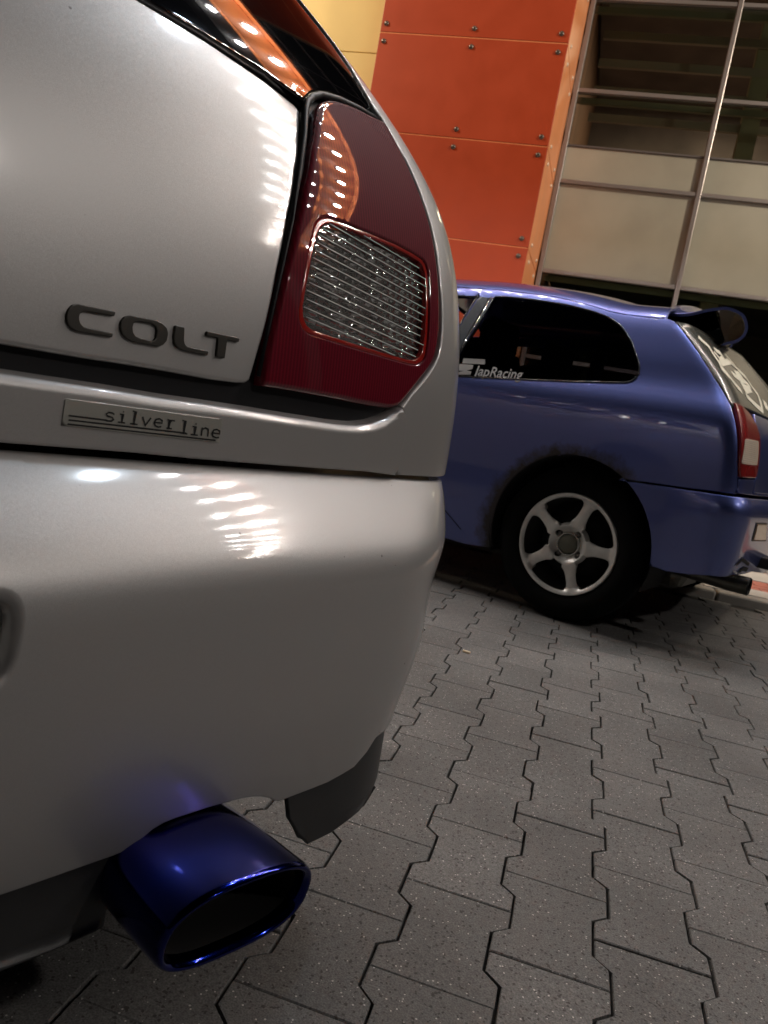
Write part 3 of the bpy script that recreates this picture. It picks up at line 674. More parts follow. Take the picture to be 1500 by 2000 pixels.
    iu = np.argsort(Uc[:, 0]); zu = np.interp(ss, Uc[iu, 0], Uc[iu, 1]); il = np.argsort(Lc[:, 0]); zl_ = np.interp(ss, Lc[il, 0], Lc[il, 1])
    zl_ = np.maximum(zl_, zu+.0)
    for sg in (1, -1):
        rows = []
        for k, (f, o_) in enumerate(((-.10, .001), (.0, -.001), (.10, -.008), (.25, -.014), (.5, -.0155), (.8, -.0165), (1.1, -.017), (1.35, -.018))):
            zz = zu+(zl_-zu)*f; P3 = CS(ss, zz)+surf_n(CS, ss, zz)*o_
            if sg == -1: P3 = P3-2*(P3@AC)[:, None]*AC
            rows.append(list(P3))
        V, F = loft(rows, closed=False); F = F if sg == -1 else [f[::-1] for f in F]
        obj('shelf', V, F, silver, car, smooth=True)
    # ---------------- quarter panels: lamp edge -> side of the car
    q0 = px(CS, [(763, 926), (769, 903), (777, 870), (783, 837), (783, 812), (775.5, 793.5)], (.67, .6))
    rim = [(780, 791), (797, 767), (817, 745), (832, 725), (841, 710), (848, 695), (853, 672), (855, 648), (855.5, 620), (854, 580), (851, 552), (845, 500), (833, 441), (820, 401), (803, 355), (785, 317), (767, 286), (748, 253), (738, 234)]
    q1 = px(CS, rim, (.68, .68))
    q2 = [(s+.0025, z) for s, z in gr]+[(gr[-1][0]+.001, 1.22), (gr[-1][0]-.008, 1.30), (gr[-1][0]-.02, 1.345)]
    gz = .6005
    outer = [(1.0, 1.40), (2.2, 1.42), (3.7, 1.42), (3.72, .30), (3.4, .20), (2.05, .20)]
    arch = [(1.72+.33*math.cos(t), .29+.33*math.sin(t)) for t in np.linspace(-.25, math.pi+.2, 26)]
    poly = q0+q1+q2+outer+arch+[(1.32, gz), (.95, gz)]
    win = smooth_poly([(1.13, 1.02), (2.05, .96), (3.1, .93), (2.75, 1.33), (1.5, 1.34), (1.22, 1.28)], .08)
    rad = [.0016]*len(q0)+[.004]*len(q1)+[.002]*len(q2)+[.004]*(len(poly)-len(q0)-len(q1)-len(q2))
    for sg in (1, -1):
        mr_ = None if sg == 1 else (np.zeros(3), AC)
        panel('quarter_panel', CS, poly, silver, car, step=.018, off=.006, rad=rad, depth=.02, holes=[win], mirror=mr_)
        panel('side_window', CS, [(s, z) for s, z in win], black_gl, car, step=.05, off=.001, r=.002, depth=.003, mirror=mr_)
    # ---------------- bumper
    tb_ = [(0., .5955), (.3, .5955), (.5, .5955), (.7, .5955), (.85, .5955), (1.32, .5955)]
    bb = px(CB, [(735, 1443), (720, 1468), (693, 1500), (667, 1516), (640, 1531), (600, 1547), (566, 1560), (545, 1568), (536, 1567), (528, 1562), (512, 1559), (495, 1559), (478, 1561.5), (455, 1567), (427, 1575), (400, 1583), (373, 1592), (345, 1601), (320, 1611), (300, 1623), (280, 1640), (262, 1655), (242, 1667), (225, 1674), (160, 1697), (107, 1716), (53, 1735), (0, 1753)], (.78, .28))
    low = [(1.05, bb[0][1]+.0), (.86, bb[0][1])]+bb+[(0, bb[-1][1]+.004)]
    poly = tb_+[(1.36, .55), (1.37, .30)]+low; full = poly+[(-s, z) for s, z in (poly[1:-1])][::-1]
    pl = px(CB, [(24, 1262), (23, 1230), (17, 1205), (6, 1186)], (.25, .46)); zt_, zb_ = pl[-1][1]+.004, 2*pl[0][1]-pl[-1][1]
    hole = smooth_poly([(-.27, zb_), (pl[0][0], zb_, .03), (pl[0][0], zt_, .03), (-.27, zt_)], .03, 8)
    radb = [.004]*len(poly)+[.004]*(len(poly)-2)
    panel('bumper', CB, full, silver, car, step=.011, off=0, r=.004, depth=.012, holes=[hole], hole_r=.010)
    rec = bbox('plate_recess', (.0*AC+(-.6124+.040)*LC+((zb_+zt_)/2)*ZC), (.30, .02, .045), black_pl, car, .004, ax=np.array([AC, LC, ZC]))
    bbox('number_plate', (-.0*AC+(-.6124+.063)*LC+((zb_+zt_)/2)*ZC), (.22, .002, .026), mat('plate_white', (.7, .7, .68), .4), car, .002, ax=np.array([AC, LC, ZC]))
    # ---------------- black lower lip, cut away round the exhaust
    def CLP(s, z):
        s = np.asarray(s, float); z = np.asarray(z, float); zr = .245
        B = CB(s, np.full(s.shape, zr)) if s.shape else CB(s, np.array(zr)); n = surf_n(CB, s, np.full(s.shape, .30))
        nh = n*np.array([1, 1, 0]); nh /= np.linalg.norm(nh, axis=-1)[..., None]
        B = B.copy(); B[..., 2] = z; d = (zr+.02-z); rid = .005*sst((zr-.045-z)/.006)
        return B+nh*(-.002+.02*np.clip(d, 0, .2)+rid)[..., None]
    lr = px(CLP, [(557, 1564), (600, 1549), (667, 1516), (720, 1468), (736, 1440)], (.65, .24))
    lr2 = px(CLP, [(602, 1650), (586, 1632), (566, 1600)], (.68, .15)); zb1 = lr2[0][1]
    lrr = [(s, z+.012) for s, z in lr]
    poly = lrr+[(.95, lr[-1][1]+.01), (1.30, lr[-1][1]+.01), (1.30, zb1+.05), (.9, zb1+.040), (.84, zb1+.030), (.78, zb1+.012), (.73, zb1+.001)]+lr2
    panel('lower_lip', CLP, poly, black_pl, car, step=.012, off=0, r=.002, depth=.004)
    ll = px(CLP, [(235, 1672), (160, 1698), (53, 1736), (0, 1754)], (.43, .25)); ll2 = px(CLP, [(0, 1897), (100, 1860), (187, 1821), (204, 1809), (219, 1757), (235, 1713)], (.29, .13))
    poly = [(s, z+.012) for s, z in ll]+[(.0, ll[-1][1]+.01), (-.5, ll[-1][1]+.01), (-1.3, .27), (-1.3, .13), (-.5, ll2[0][1]), (0, ll2[0][1])]+ll2
    panel('lower_lip', CLP, poly, black_pl, car, step=.014, off=0, r=.002, depth=.004)
    # ---------------- oval exhaust
    blue = bpy.data.materials.new('blued_steel'); blue.use_nodes = True; N = blue.node_tree.nodes; L = blue.node_tree.links; b = N['Principled BSDF']
    b.inputs['Metallic'].default_value = 1; b.inputs['Roughness'].default_value = .13; b.inputs['Coat Weight'].default_value = .4; b.inputs['Coat Roughness'].default_value = .05
    tc = N.new('ShaderNodeTexCoord'); dt = N.new('ShaderNodeVectorMath'); dt.operation = 'DOT_PRODUCT'; dt.inputs[1].default_value = tuple(LC); L.new(tc.outputs['Object'], dt.inputs[0])
    mr = N.new('ShaderNodeMapRange'); c0 = float(-.60-(cen@LC)); mr.inputs[1].default_value = c0-.02; mr.inputs[2].default_value = c0+.15; L.new(dt.outputs['Value'], mr.inputs[0])
    cr = N.new('ShaderNodeValToRGB'); e = cr.color_ramp.elements; e[0].position = 0; e[0].color = (.12, .07, .04, 1); e[1].position = 1; e[1].color = (.001, .006, .12, 1)
    for p_, c_ in ((.12, (.10, .03, .14, 1)), (.32, (.016, .010, .20, 1)), (.75, (.002, .018, .31, 1))): k = e.new(p_); k.color = c_
    L.new(mr.outputs[0], cr.inputs[0]); L.new(cr.outputs[0], b.inputs['Base Color'])
    nz = N.new('ShaderNodeTexNoise'); nz.inputs['Scale'].default_value = 40; L.new(tc.outputs['Object'], nz.inputs['Vector']); m2 = N.new('ShaderNodeMapRange'); m2.inputs[3].default_value = .06; m2.inputs[4].default_value = .17; L.new(nz.outputs[0], m2.inputs[0]); L.new(m2.outputs[0], b.inputs['Roughness'])
    ax = LC*math.cos(R_(2))+ZC*math.sin(R_(2)); up = np.cross(AC, ax); 
    if up[2] < 0: up = -up
    EC = EXC[0]*AC+EXC[1]*LC+EXC[2]*ZC
    def oval(c, hw, hh, n=56):
        out = []
        for t in np.linspace(0, 2*np.pi, n, endpoint=False):
            ct, st = math.cos(t), math.sin(t); p_ = 2/2.7
            out.append(c+AC*hw*math.copysign(abs(ct)**p_, ct)+up*hh*math.copysign(abs(st)**p_, st))
        return out
    hw, hh = EXW, EXH
    slash = lambda ring, k: [p+ax*(k*((p-EC)@up)) for p in ring]
    rings = [oval(EC-ax*.175, hw*.62, hh*.66), oval(EC-ax*.150, hw*.90, hh*.90), oval(EC-ax*.135, hw*.97, hh*.97), oval(EC-ax*.08, hw, hh), slash(oval(EC-ax*.008, hw, hh), SL), slash(oval(EC-ax*.002, hw*.985, hh*.97), SL), slash(oval(EC+ax*.0005, hw*.955, hh*.925), SL), slash(oval(EC-ax*.001, hw*.92, hh*.86), SL), slash(oval(EC-ax*.006, hw*.885, hh*.80), SL), slash(oval(EC-ax*.014, hw*.87, hh*.775), SL)]
    V, F = loft(rings); ex = obj('exhaust_tip', V, F, blue, car, smooth=True)
    rings = [slash(oval(EC-ax*.0135, hw*.872, hh*.777), SL), oval(EC-ax*.06, hw*.86, hh*.77), oval(EC-ax*.15, hw*.5, hh*.6)]
    V, F = loft(rings, caps=False); F.append(tuple(range(2*56, 3*56))); obj('bore', V, F, mat('soot', (.008, .007, .007), .75), ex, smooth=False)
    V, F = tube([EC-ax*.16, EC-ax*.4, EC-ax*.6], .028, 16); obj('exhaust_pipe', V, F, mat('rusty_steel', (.06, .045, .035), .6, .6), car, smooth=True)
    bbox('silencer', EC-ax*.78, (.22, .16, .08), mat('rusty_steel'), car, .05, ax=np.array([AC, ax, up]))
    # ---------------- badges
    K = .27333; T = lambda pts: [(90+x*K, 560+y*K) for x, y in pts]
    C_ = [(480, 180), (205, 124), (170, 130), (145, 155), (130, 190), (128, 235), (140, 275), (170, 305), (215, 322), (455, 362), (462, 332), (285, 297), (250, 285), (228, 262), (218, 230), (222, 200), (240, 182), (265, 176), (470, 212)]
    O_ = [(580, 205), (760, 238), (810, 260), (845, 295), (855, 335), (845, 385), (820, 415), (785, 427), (620, 398), (560, 375), (525, 340), (510, 295), (515, 250), (540, 215)]
    Oi = [(650, 250), (735, 265), (765, 285), (773, 315), (768, 360), (755, 380), (735, 387), (655, 368), (620, 352), (603, 325), (600, 290), (608, 262), (625, 251)]
    L_ = [(905, 275), (972, 290), (968, 385), (975, 412), (995, 428), (1145, 460), (1138, 492), (960, 455), (920, 435), (897, 405), (893, 360)]
    T_ = [(1132, 317), (1370, 366), (1364, 397), (1280, 381), (1262, 510), (1200, 500), (1213, 368), (1128, 350)]
    for pts, ho, lb_ in ((C_, None, 'C'), (O_, Oi, 'O'), (L_, None, 'L'), (T_, None, 'T')):
        z = px(CS, T(pts), (.3, .70)); h = [px(CS, T(ho), (.33, .70))] if ho else []
        z = smooth_poly([(a, b_, .0012) for a, b_ in z], 0, 3)
        panel('badge_letter', CT, z, badge_m, tg, step=.004, off=.0048, r=.0009, depth=.0035, holes=h)
    pz = px(CS, T([(82, 800), (96, 787), (1205, 937), (1180, 1102), (57, 978)]), (.26, .62))
    plm = mat('badge_plate', (.45, .44, .40), .48, .85, coat=1, coat_r=.06)
    bd = panel('trim_badge', CS, pz, plm, rp, step=.006, off=.0130, r=.0005, depth=.0009)
    G = {'s': [[(.95, .85), (.7, 1), (.3, 1), (.05, .82), (.2, .58), (.8, .45), (.97, .22), (.75, 0), (.2, 0), (-.02, .12)]],
         'i': [[(.2, .97), (.55, .97), (.55, 0)], [(.1, 0), (.95, 0)], [(.5, 1.32), (.62, 1.32)]],
         'l': [[(.2, 1.5), (.55, 1.5), (.55, 0)], [(.1, 0), (.98, 0)]],
         'v': [[(.02, 1), (.48, 0), (.98, 1)]],
         'e': [[(.1, .52), (.95, .52), (.88, .85), (.55, 1), (.2, .88), (.05, .5), (.2, .12), (.6, 0), (.92, .1)]],
         'r': [[(.1, 1), (.38, 1), (.38, 0)], [(.1, 0), (.75, 0)], [(.38, .7), (.6, .98), (.95, .98)]],
         'n': [[(.1, 1), (.1, 0)], [(.1, .75), (.45, 1), (.8, .9), (.85, .6), (.85, 0)]]}
    def word(txt, x0, y0, adv, w_, hx, slope, slant):
        out = []
        for i, ch in enumerate(txt):
            for st in G[ch]:
                out.append([(x0+i*adv+u*w_+v*slant, y0+slope*(i*adv+u*w_)-v*hx) for u, v in st])
        return out
    paths = word('silver', 362, 942, 86, 62, 58, .125, 10)+word('line', 890, 1030, 76, 60, 58, .135, 8)
    paths += [[(105, 907), (380, 941)], [(105, 938), (940, 1033)], [(98, 967), (1150, 1084)]]
    for q_, w__ in ((paths[:-3], 10.5), (paths[-3:], 11.5)):
        V2, F2 = ribbon([T(p) for p in q_], w__*K)
        decal('badge_print', CS, px(CS, V2, (.3, .61)), F2, print_m, rp, .0134)
    # ---------------- roof, floor, wheels
    rr = []
    for f in np.linspace(-1, 1, 15):
        rr.append([(.70*f)*AC+(v)*LC+(1.345+h_+.05*(1-f*f))*ZC for v, h_ in ((-1.02, -.02), (-1.12, .02), (-1.5, .05), (-2.4, .05), (-3.0, .0))])
    V, F = loft(rr, closed=False); obj('roof', V, F, silver, car, smooth=True)
    MB().box(0*AC-2.2*LC+.42*ZC, (.70, 1.45, .10), np.array([AC, LC, ZC])).build('floor_pan', void, car)
    for av in (.72, -.72):
        for vv in (-1.42, -3.85)[:2]:
            sgn = 1 if av > 0 else -1
            V, F = lathe(av*AC+vv*LC+.29*ZC, AC*sgn, ZC, [(.10, -.02), (.19, .03), (.20, .05), (.285, .05), (.292, .03), (.292, -.12), (.2, -.14)], 32)
            wh = obj('wheel', V, F, rubber, car, smooth=True)
            V, F = lathe(av*AC+vv*LC+.29*ZC, AC*sgn, ZC, [(.0001, .04), (.06, .045), (.10, .03), (.16, .045), (.192, .055)], 32)
            obj('wheel_cover', V, F, mat('wheel_silver', (.4, .39, .38), .35, .8), wh, smooth=True)
EXC = (.392, -.452, .240); EXW, EXH, SL = .0755, .0415, .24
colt()
# ================================================================== BLUE CAR (side on, behind)
T2_ = R_(21.); L2 = np.array([math.cos(T2_), -math.sin(T2_), 0.]); N2 = np.array([-math.sin(T2_), -math.cos(T2_), 0.]); Z2 = np.array([0, 0, 1.])
WC = on_plane(1105, 1063, (-.008, 2.974, 0), N2); WC[2] = .293
_s2, _a2, _v2 = plan(.028, 0., .455, .11, .06, .13, s0=-3.6, s1=3.0, ang=84, kneg=0., kend=1.36)
_zf = spline([.15, 1.12, 1.17, 1.205, 1.235, 1.265, 1.30, 1.315], [.15, 1.12, 1.165, 1.190, 1.207, 1.22, 1.232, 1.237]); _zf2 = spline([1.3, 1.5, 1.75, 2.1], [1.232, 1.262, 1.285, 1.295])
TK = [.15, .30, .45, .60, .72, .79, .83, .87, .92, 1.00, 1.08, 1.14, 1.17, 1.205, 1.235, 1.265, 1.30, 1.40, 2.10]
_tm2 = spline(TK, [.045, .02, .004, -.006, -.011, -.010, -.004, .014, .043, .074, .106, .133, .149, .172, .203, .240, .280, .382, 1.08])
_ln2 = spline([.2, .55, .65, .72, .80, .88, .95, 1.02, 1.10, 1.16], [0., 0., .002, .012, .034, .075, .125, .185, .262, .325])
def zf(t): return np.where(t < 1.30, _zf(t), _zf2(t))
def VS(s, t):
    s = np.asarray(s, float); t = np.asarray(t, float)
    x = np.interp(s, _s2, _a2); y = np.interp(s, _s2, _v2); tc_ = np.minimum(t, 1.16)
    u = np.clip((s-.455)/.2, 0, 1)
    x = x-_ln2(tc_)*sst((s+.35)/.85); y = y-_tm2(t)*(1-sst((s-1.0)/.4)*np.where(t < 1.17, 1, 0)*.9)
    z = zf(t); kk = 1+.18*sst((.30-s)/.95); z = np.where(z > .92, .92+(z-.92)*(1+(kk-1)*sst((z-.92)/.05)), z)
    P = x[..., None]*L2+y[..., None]*N2+z[..., None]*Z2
    return P+np.array([WC[0], WC[1], 0])
_ob2 = spline([.15, .24, .30, .36, .45, .52, .555, .59, .62], [-.04, -.02, .005, .02, .028, .034, .030, .012, 0.])
def VB(s, t):
    n = surf_n(VS, s, np.clip(t, .55, .56)); f = sst((np.asarray(s, float)-.30)/.30)
    return VS(s, t)+n*(_ob2(t)*f*1.3)[..., None]
def civic():
    y_mid = -.80
    o0 = WC-np.array([0, 0, WC[2]])+y_mid*N2-1.0*L2
    car = thing('parked_car', 'blue three door hatchback with rear spoiler, stickers and five spoke silver wheels', 'car', (float(o0[0]), float(o0[1]), 0))
    mp0 = WC+y_mid*N2; MIR = (mp0, N2)
    def both(name, P, poly, mt, par=car, **k):
        a = panel(name, P, poly, mt, par, **k); panel(name, P, poly, mt, par, mirror=MIR, **k); return a
    E4 = lambda pts: [(840+x/2.2727, 540+y/2.2727) for x, y in pts]
    wmat = bpy.data.materials.new('worn_arch_paint')
    # paint with a scuffed, rusty band along the wheel arch
    blue = bluep
    wp = blue.copy(); wp.name = 'blue_paint_scuffed'; N = wp.node_tree.nodes; L = wp.node_tree.links; b = N['Principled BSDF']
    tc = N.new('ShaderNodeTexCoord'); vm = N.new('ShaderNodeVectorMath'); vm.operation = 'DISTANCE'; vm.inputs[1].default_value = tuple(WC-o0); L.new(tc.outputs['Object'], vm.inputs[0])
    nz = N.new('ShaderNodeTexNoise'); nz.inputs['Scale'].default_value = 16; nz.inputs['Detail'].default_value = 8; nz.inputs['Roughness'].default_value = .7; L.new(tc.outputs['Object'], nz.inputs['Vector'])
    ma = N.new('ShaderNodeMath'); ma.operation = 'MULTIPLY_ADD'; ma.inputs[1].default_value = -.13; ma.inputs[2].default_value = .065; L.new(nz.outputs[0], ma.inputs[0])
    ad = N.new('ShaderNodeMath'); L.new(vm.outputs['Value'], ad.inputs[0]); L.new(ma.outputs[0], ad.inputs[1])
    mr = N.new('ShaderNodeMapRange'); mr.inputs[1].default_value = .335; mr.inputs[2].default_value = .385; mr.inputs[3].default_value = 1; mr.inputs[4].default_value = 0; L.new(ad.outputs[0], mr.inputs[0])
    mx = N.new('ShaderNodeMix'); mx.data_type = 'RGBA'; L.new(mr.outputs[0], mx.inputs[0]); mx.inputs[6].default_value = (.098, .125, .345, 1); mx.inputs[7].default_value = (.035, .028, .03, 1); L.new(mx.outputs[2], b.inputs['Base Color'])
    mi = N.new('ShaderNodeMapRange'); mi.inputs[3].default_value = .85; mi.inputs[4].default_value = .1; L.new(mr.outputs[0], mi.inputs[0]); L.new(mi.outputs[0], b.inputs['Metallic'])
    mc = N.new('ShaderNodeMapRange'); mc.inputs[3].default_value = 1; mc.inputs[4].default_value = .08; L.new(mr.outputs[0], mc.inputs[0]); L.new(mc.outputs[0], b.inputs['Coat Weight'])
    ru = N.new('ShaderNodeMapRange'); ru.inputs[3].default_value = .37; ru.inputs[4].default_value = .75; L.new(mr.outputs[0], ru.inputs[0]); L.new(ru.outputs[0], b.inputs['Roughness'])
    # ---- windows
    qw = px(VS, [(893, 734.5), (891, 703), (897, 690), (930, 640), (963, 583), (968, 579.5), (990, 580), (1040, 585), (1104, 595), (1157, 608), (1180, 616), (1196, 624), (1212, 636), (1223, 650), (1234, 668), (1240, 685), (1246, 703), (1249, 718), (1248, 730), (1243, 738), (1234, 744), (1223, 747), (1192, 747), (1130, 745.5), (1060, 743), (970, 739)], (-.5, .9))
    dw_r = px(VS, [(935, 580), (930, 583), (889, 648)], (-.52, 1.15))
    sB, tB = dw_r[-1]; tT = dw_r[0][1]; slope = (dw_r[0][0]-sB)/(tT-tB)
    sb0 = sB-slope*(tB-.865)
    dwin = [(sb0, .868), dw_r[-1], dw_r[1], dw_r[0], (-1.05, 1.14), (-1.30, 1.12), (-1.95, .86), (-1.93, .852), (-1.2, .856)]
    # ---- side panel: door + quarter in one skin, arch and windows cut
    seam = px(VS, [(1208, 935), (1260, 941.5), (1300, 947), (1340, 953), (1380, 958), (1420, 963.5), (1440, 965)], (.13, .57))
    crease = px(VS, [(1440, 965), (1441, 940), (1441, 900), (1441, 860), (1437, 825), (1428, 793), (1414, 767), (1396, 739), (1376, 706), (1356, 676), (1336, 649), (1322, 631), (1318, 628)], (.5, .57))
    crease = [(min(max(s, .40), .60), t) for s, t in crease]
    ar = .318; azc = .30
    arch = [(ar*1.0*math.cos(t), azc+ar*math.sin(t)) for t in np.linspace(math.atan2(seam[0][1]-azc, seam[0][0])-0.02, math.pi+.32, 34)]
    sE = crease[-1][0]
    roofline = [(sE-.02, 1.175), (.22, 1.18), (-.05, 1.19), (-.3, 1.20), (-.9, 1.20), (-1.45, 1.16), (-1.75, 1.04), (-2.12, .885)]
    front = [(-2.6, .84), (-3.05, .76), (-3.15, .62), (-3.17, .30), (-3.0, .21)]
    fa = [(-2.56+.32*math.cos(t), .30+.32*math.sin(t)) for t in np.linspace(math.pi+.28, -.28, 24)]
    side = seam+crease[1:]+roofline+front+fa+[(-2.1, .20), (-.42, .185)]+arch[::-1]
    sp = both('side_panel', VS, side, wp, step=.022, off=0, r=.004, depth=.012, holes=[qw, dwin], hole_r=.004)
    tint = thin_glass('tinted_glass', (.27, .27, .29))
    tint2 = thin_glass('door_glass', (.6, .63, .62))
    both('quarter_window', VS, qw, tint, step=.03, off=-.003, r=.001, depth=.004)
    both('door_window', VS, dwin, tint2, step=.04, off=-.006, r=.001, depth=.004)
    # rubber beadings + B pillar trim
    trim = mat('window_trim', (.02, .021, .025), .25, coat=.6); bp_ = mat('pillar_paint', (.05, .06, .075), .45, .3, coat=.6, coat_r=.1)
    for loop, w_ in ((qw, .0032), (dwin, .004)):
        P3 = np.array([VS(np.array(s), np.array(t))+surf_n(VS, np.array(s), np.array(t))*.0005 for s, t in loop+[loop[0]]])
        V, F = tube(P3, w_, 6); obj('window_seal', V, F, trim, car, smooth=True)
    pb = [(sb0+.012, .868), (dw_r[0][0]+.006, tT), (qw[4][0]-.012, qw[4][1]), (qw[1][0]-.012, qw[1][1]), (qw[0][0]-.012, .868)]
    panel('pillar_trim', VS, pb, bp_, car, step=.02, off=.004, r=.002, depth=.004)
    P3 = [VS(np.array(s), np.array(t))+surf_n(VS, np.array(s), np.array(t))*.004 for s, t in ((qw[0][0]-.008, .868), (qw[1][0]-.008, qw[1][1]), (qw[3][0]-.008, qw[3][1]), (qw[4][0]-.008, qw[4][1]+.002))]
    V, F = tube(P3, .0028, 6); obj('chrome_strip', V, F, mat('chrome', (.6, .6, .6), .12, 1.), car, smooth=True)
    # door shut line
    V2, F2 = ribbon([[(-.60, .86), (-.62, .6), (-.58, .33), (-.45, .24)]], .004); decal('door_gap', VS, V2, F2, void, car, .0012)
    # ---- roof
    poly = [(sE-.03, 1.172), (.22, 1.178), (-.05, 1.188), (-.3, 1.198), (-.9, 1.198), (-1.38, 1.17), (-1.45, 1.9), (-1.45, 1.90), (.30, 1.90)]
    both('roof', VS, poly, blue, step=.03, off=.0015, r=.002, depth=.01)
    # ---- hatch glass, tailgate, lamp, rear panel: continue round the corner to the centre line
    ec = crease[1:]
    SC = 1.36
    gl = [(min(s, .6)+.004, t) for s, t in ec[4:]]
    tpt = gl[-1][1]
    base_t = px(VS, [(1452, 795), (1470, 806), (1495, 818)], (.7, .80))
    bt = float(np.clip(base_t[-1][1], .78, .9))
    glass_poly = gl+[(SC, tpt), (SC, bt), (base_t[0][0], base_t[0][1])]
    smoke = mat('hatch_glass', (.07, .07, .06), .25, 0., spec=.3, coat=.5, coat_r=.12)
    both('hatch_glass', VS, glass_poly, smoke, step=.02, off=.001, r=.002, depth=.01)
    lampp = px(VS, [(1432, 787), (1447, 793), (1463, 810), (1473, 827), (1481, 850), (1482, 862), (1480, 900), (1474, 934), (1444, 932), (1442, 916), (1443, 890), (1445, 860), (1444, 838), (1438, 805)], (.56, .86))
    lred = mat('car_lamp_red', (.22, .012, .012), .25, coat=1, coat_r=.03); lwh = mat('car_lamp_white', (.62, .52, .42), .3, coat=1, coat_r=.05)
    tlm = both('tail_lamp', VS, lampp, lred, step=.01, off=.006, r=.004, depth=.02)
    wl = px(VS, [(1452, 857), (1478, 862), (1475, 909), (1444.5, 905)], (.60, .75))
    wl = smooth_poly([(s, t, .008) for s, t in wl], 0, 3)
    def RW(s, t):
        n = surf_n(VS, s, t); return VS(s, t)+n*(.0072+.0007*np.sin(t*2*np.pi/.0065))[..., None]
    panel('reverse_lens', RW, wl, lwh, tlm, step=.0016, off=0, r=.001, depth=.003)
    g0 = lampp[6][0]+.004
    tgp = [(lampp[3][0]+.006, lampp[3][1]), (base_t[1][0], base_t[1][1]-.004), (SC, bt-.004), (SC, .60), (lampp[7][0]+.006, .60), (lampp[7][0]+.005, lampp[7][1]), (lampp[6][0]+.005, lampp[6][1]), (lampp[5][0]+.005, lampp[5][1])]
    both('tailgate', VS, tgp, blue, step=.02, off=.003, r=.004, depth=.012)
    # strip below lamp between seam and lamp
    lowp = [(crease[1][0]+.003, seam[-1][1]+.003), (crease[1][0]+.003, lampp[9][1]), (lampp[8][0], lampp[8][1]-.006), (lampp[7][0]+.002, lampp[7][1]-.006), (lampp[7][0]+.002, .598), (SC, .598), (SC, seam[-1][1]+.001), (.8, seam[-1][1]+.002)]
    both('rear_panel', VS, lowp, blue, step=.02, off=.001, r=.002, depth=.012)
    # ---- bumper
    b1 = [(s, t-.006) for s, t in seam]; sl = seam[-1][1]-.006
    bl = px(VB, [(1284, 1110), (1300, 1116), (1340, 1122), (1384, 1124.5), (1428, 1124), (1452, 1122), (1468, 1117)], (.33, .28))
    ae = [(ar*math.cos(t), azc+ar*math.sin(t)) for t in np.linspace(math.atan2(seam[0][1]-azc, seam[0][0])-.03, math.atan2(bl[0][1]-azc, bl[0][0]), 12)]
    bl = [(s, min(max(t, .22), .32)) for s, t in bl]
    ft = px(VB, [(1476, 1020), (1497, 1021), (1495, 1057), (1467, 1057)], (.75, .48))
    bump = b1+[(.9, sl), (SC, sl), (SC, .27)]+bl[::-1]+ae[::-1]
    both('bumper', VB, bump, blue, step=.016, off=.001, r=.004, depth=.012)
    rf = smooth_poly([(s, t, .008) for s, t in ft], 0, 3); cf = np.array(rf).mean(0)
    panel('reflector', VB, rf, mat('plastic_frame', (.02, .02, .02), .5), car, step=.012, off=.003, r=.002, depth=.004)
    panel('reflector_lens', VB, [tuple(cf+(np.array(p)-cf)*.84) for p in rf], mat('amber_lens', (.30, .17, .10), .25, coat=1), car, step=.01, off=.0055, r=.002, depth=.003)
    # damage and tow hook at the corner
    for pth, w_ in (([(1436, 1103), (1448, 1092), (1461, 1102)], .012), ([(1441, 1116), (1450, 1110), (1458, 1112)], .016)):
        V2, F2 = ribbon([px(VB, pth, (.6, .33))], w_); decal('crack', VB, V2, F2, void, car, .004)
    # ---- exhaust, silencer, underbody
    steel = mat('exhaust_steel', (.10, .095, .08), .32, .9, var=(20, .3)); 
    e1 = on_plane(1462, 1146, WC+.50*L2-.33*N2, L2*.3+N2) ; e0 = e1-L2*.34+N2*.0-Z2*.0
    e1 = on_plane(1462, 1146, WC-.22*N2, N2); e0 = e1-L2*.40+Z2*.004
    V, F = tube([e0, e0+L2*.12, e1-L2*.05, e1], [.020, .030, .0365, .0365], 20, .9); F = F[:-1]
    ep = obj('exhaust_tip', V, F, steel, car, smooth=True)
    V, F = loft([[e1+L2*.0+r*(N2*math.cos(t)+Z2*.9*math.sin(t))+L2*h for t in np.linspace(0, 2*np.pi, 20, endpoint=False)] for r, h in ((.0365, 0), (.034, .004), (.031, 0), (.031, -.1))]); F.append(tuple(range(60, 80))); obj('bore', V, F, void, ep, smooth=False)
    bbox('silencer', WC+.16*L2-.42*N2-Z2*.03, (.22, .16, .075), steel, car, .05, ax=np.array([L2, N2, Z2]))
    bbox('floor_pan', mp0-1.3*L2+Z2*(.36-WC[2]), (1.75, .60, .10), void, car, .02, ax=np.array([L2, N2, Z2]))
    bbox('tow_bar', on_plane(1497, 1099, WC+.62*L2-.5*N2, L2), (.06, .05, .022), black_pl, car, .01, ax=np.array([L2, N2, Z2]))
    # arch liners
    for xo in (0., -2.56):
        for sd in (1, -1):
            c = WC+xo*L2 if sd == 1 else WC+xo*L2+2*y_mid*N2
            a_ = N2*sd
            rg = [[c+L2*(.322*math.cos(t))+Z2*(.012+.322*math.sin(t))+a_*h for t in np.linspace(-.35, math.pi+.35, 26)] for h in (.01, -.24)]
            V, F = loft(rg, closed=False); obj('arch_liner', V, F, void, car)
            V, F = loft([[c+a_*-.24]*26, rg[1]], closed=False); obj('arch_liner', V, F, void, car)
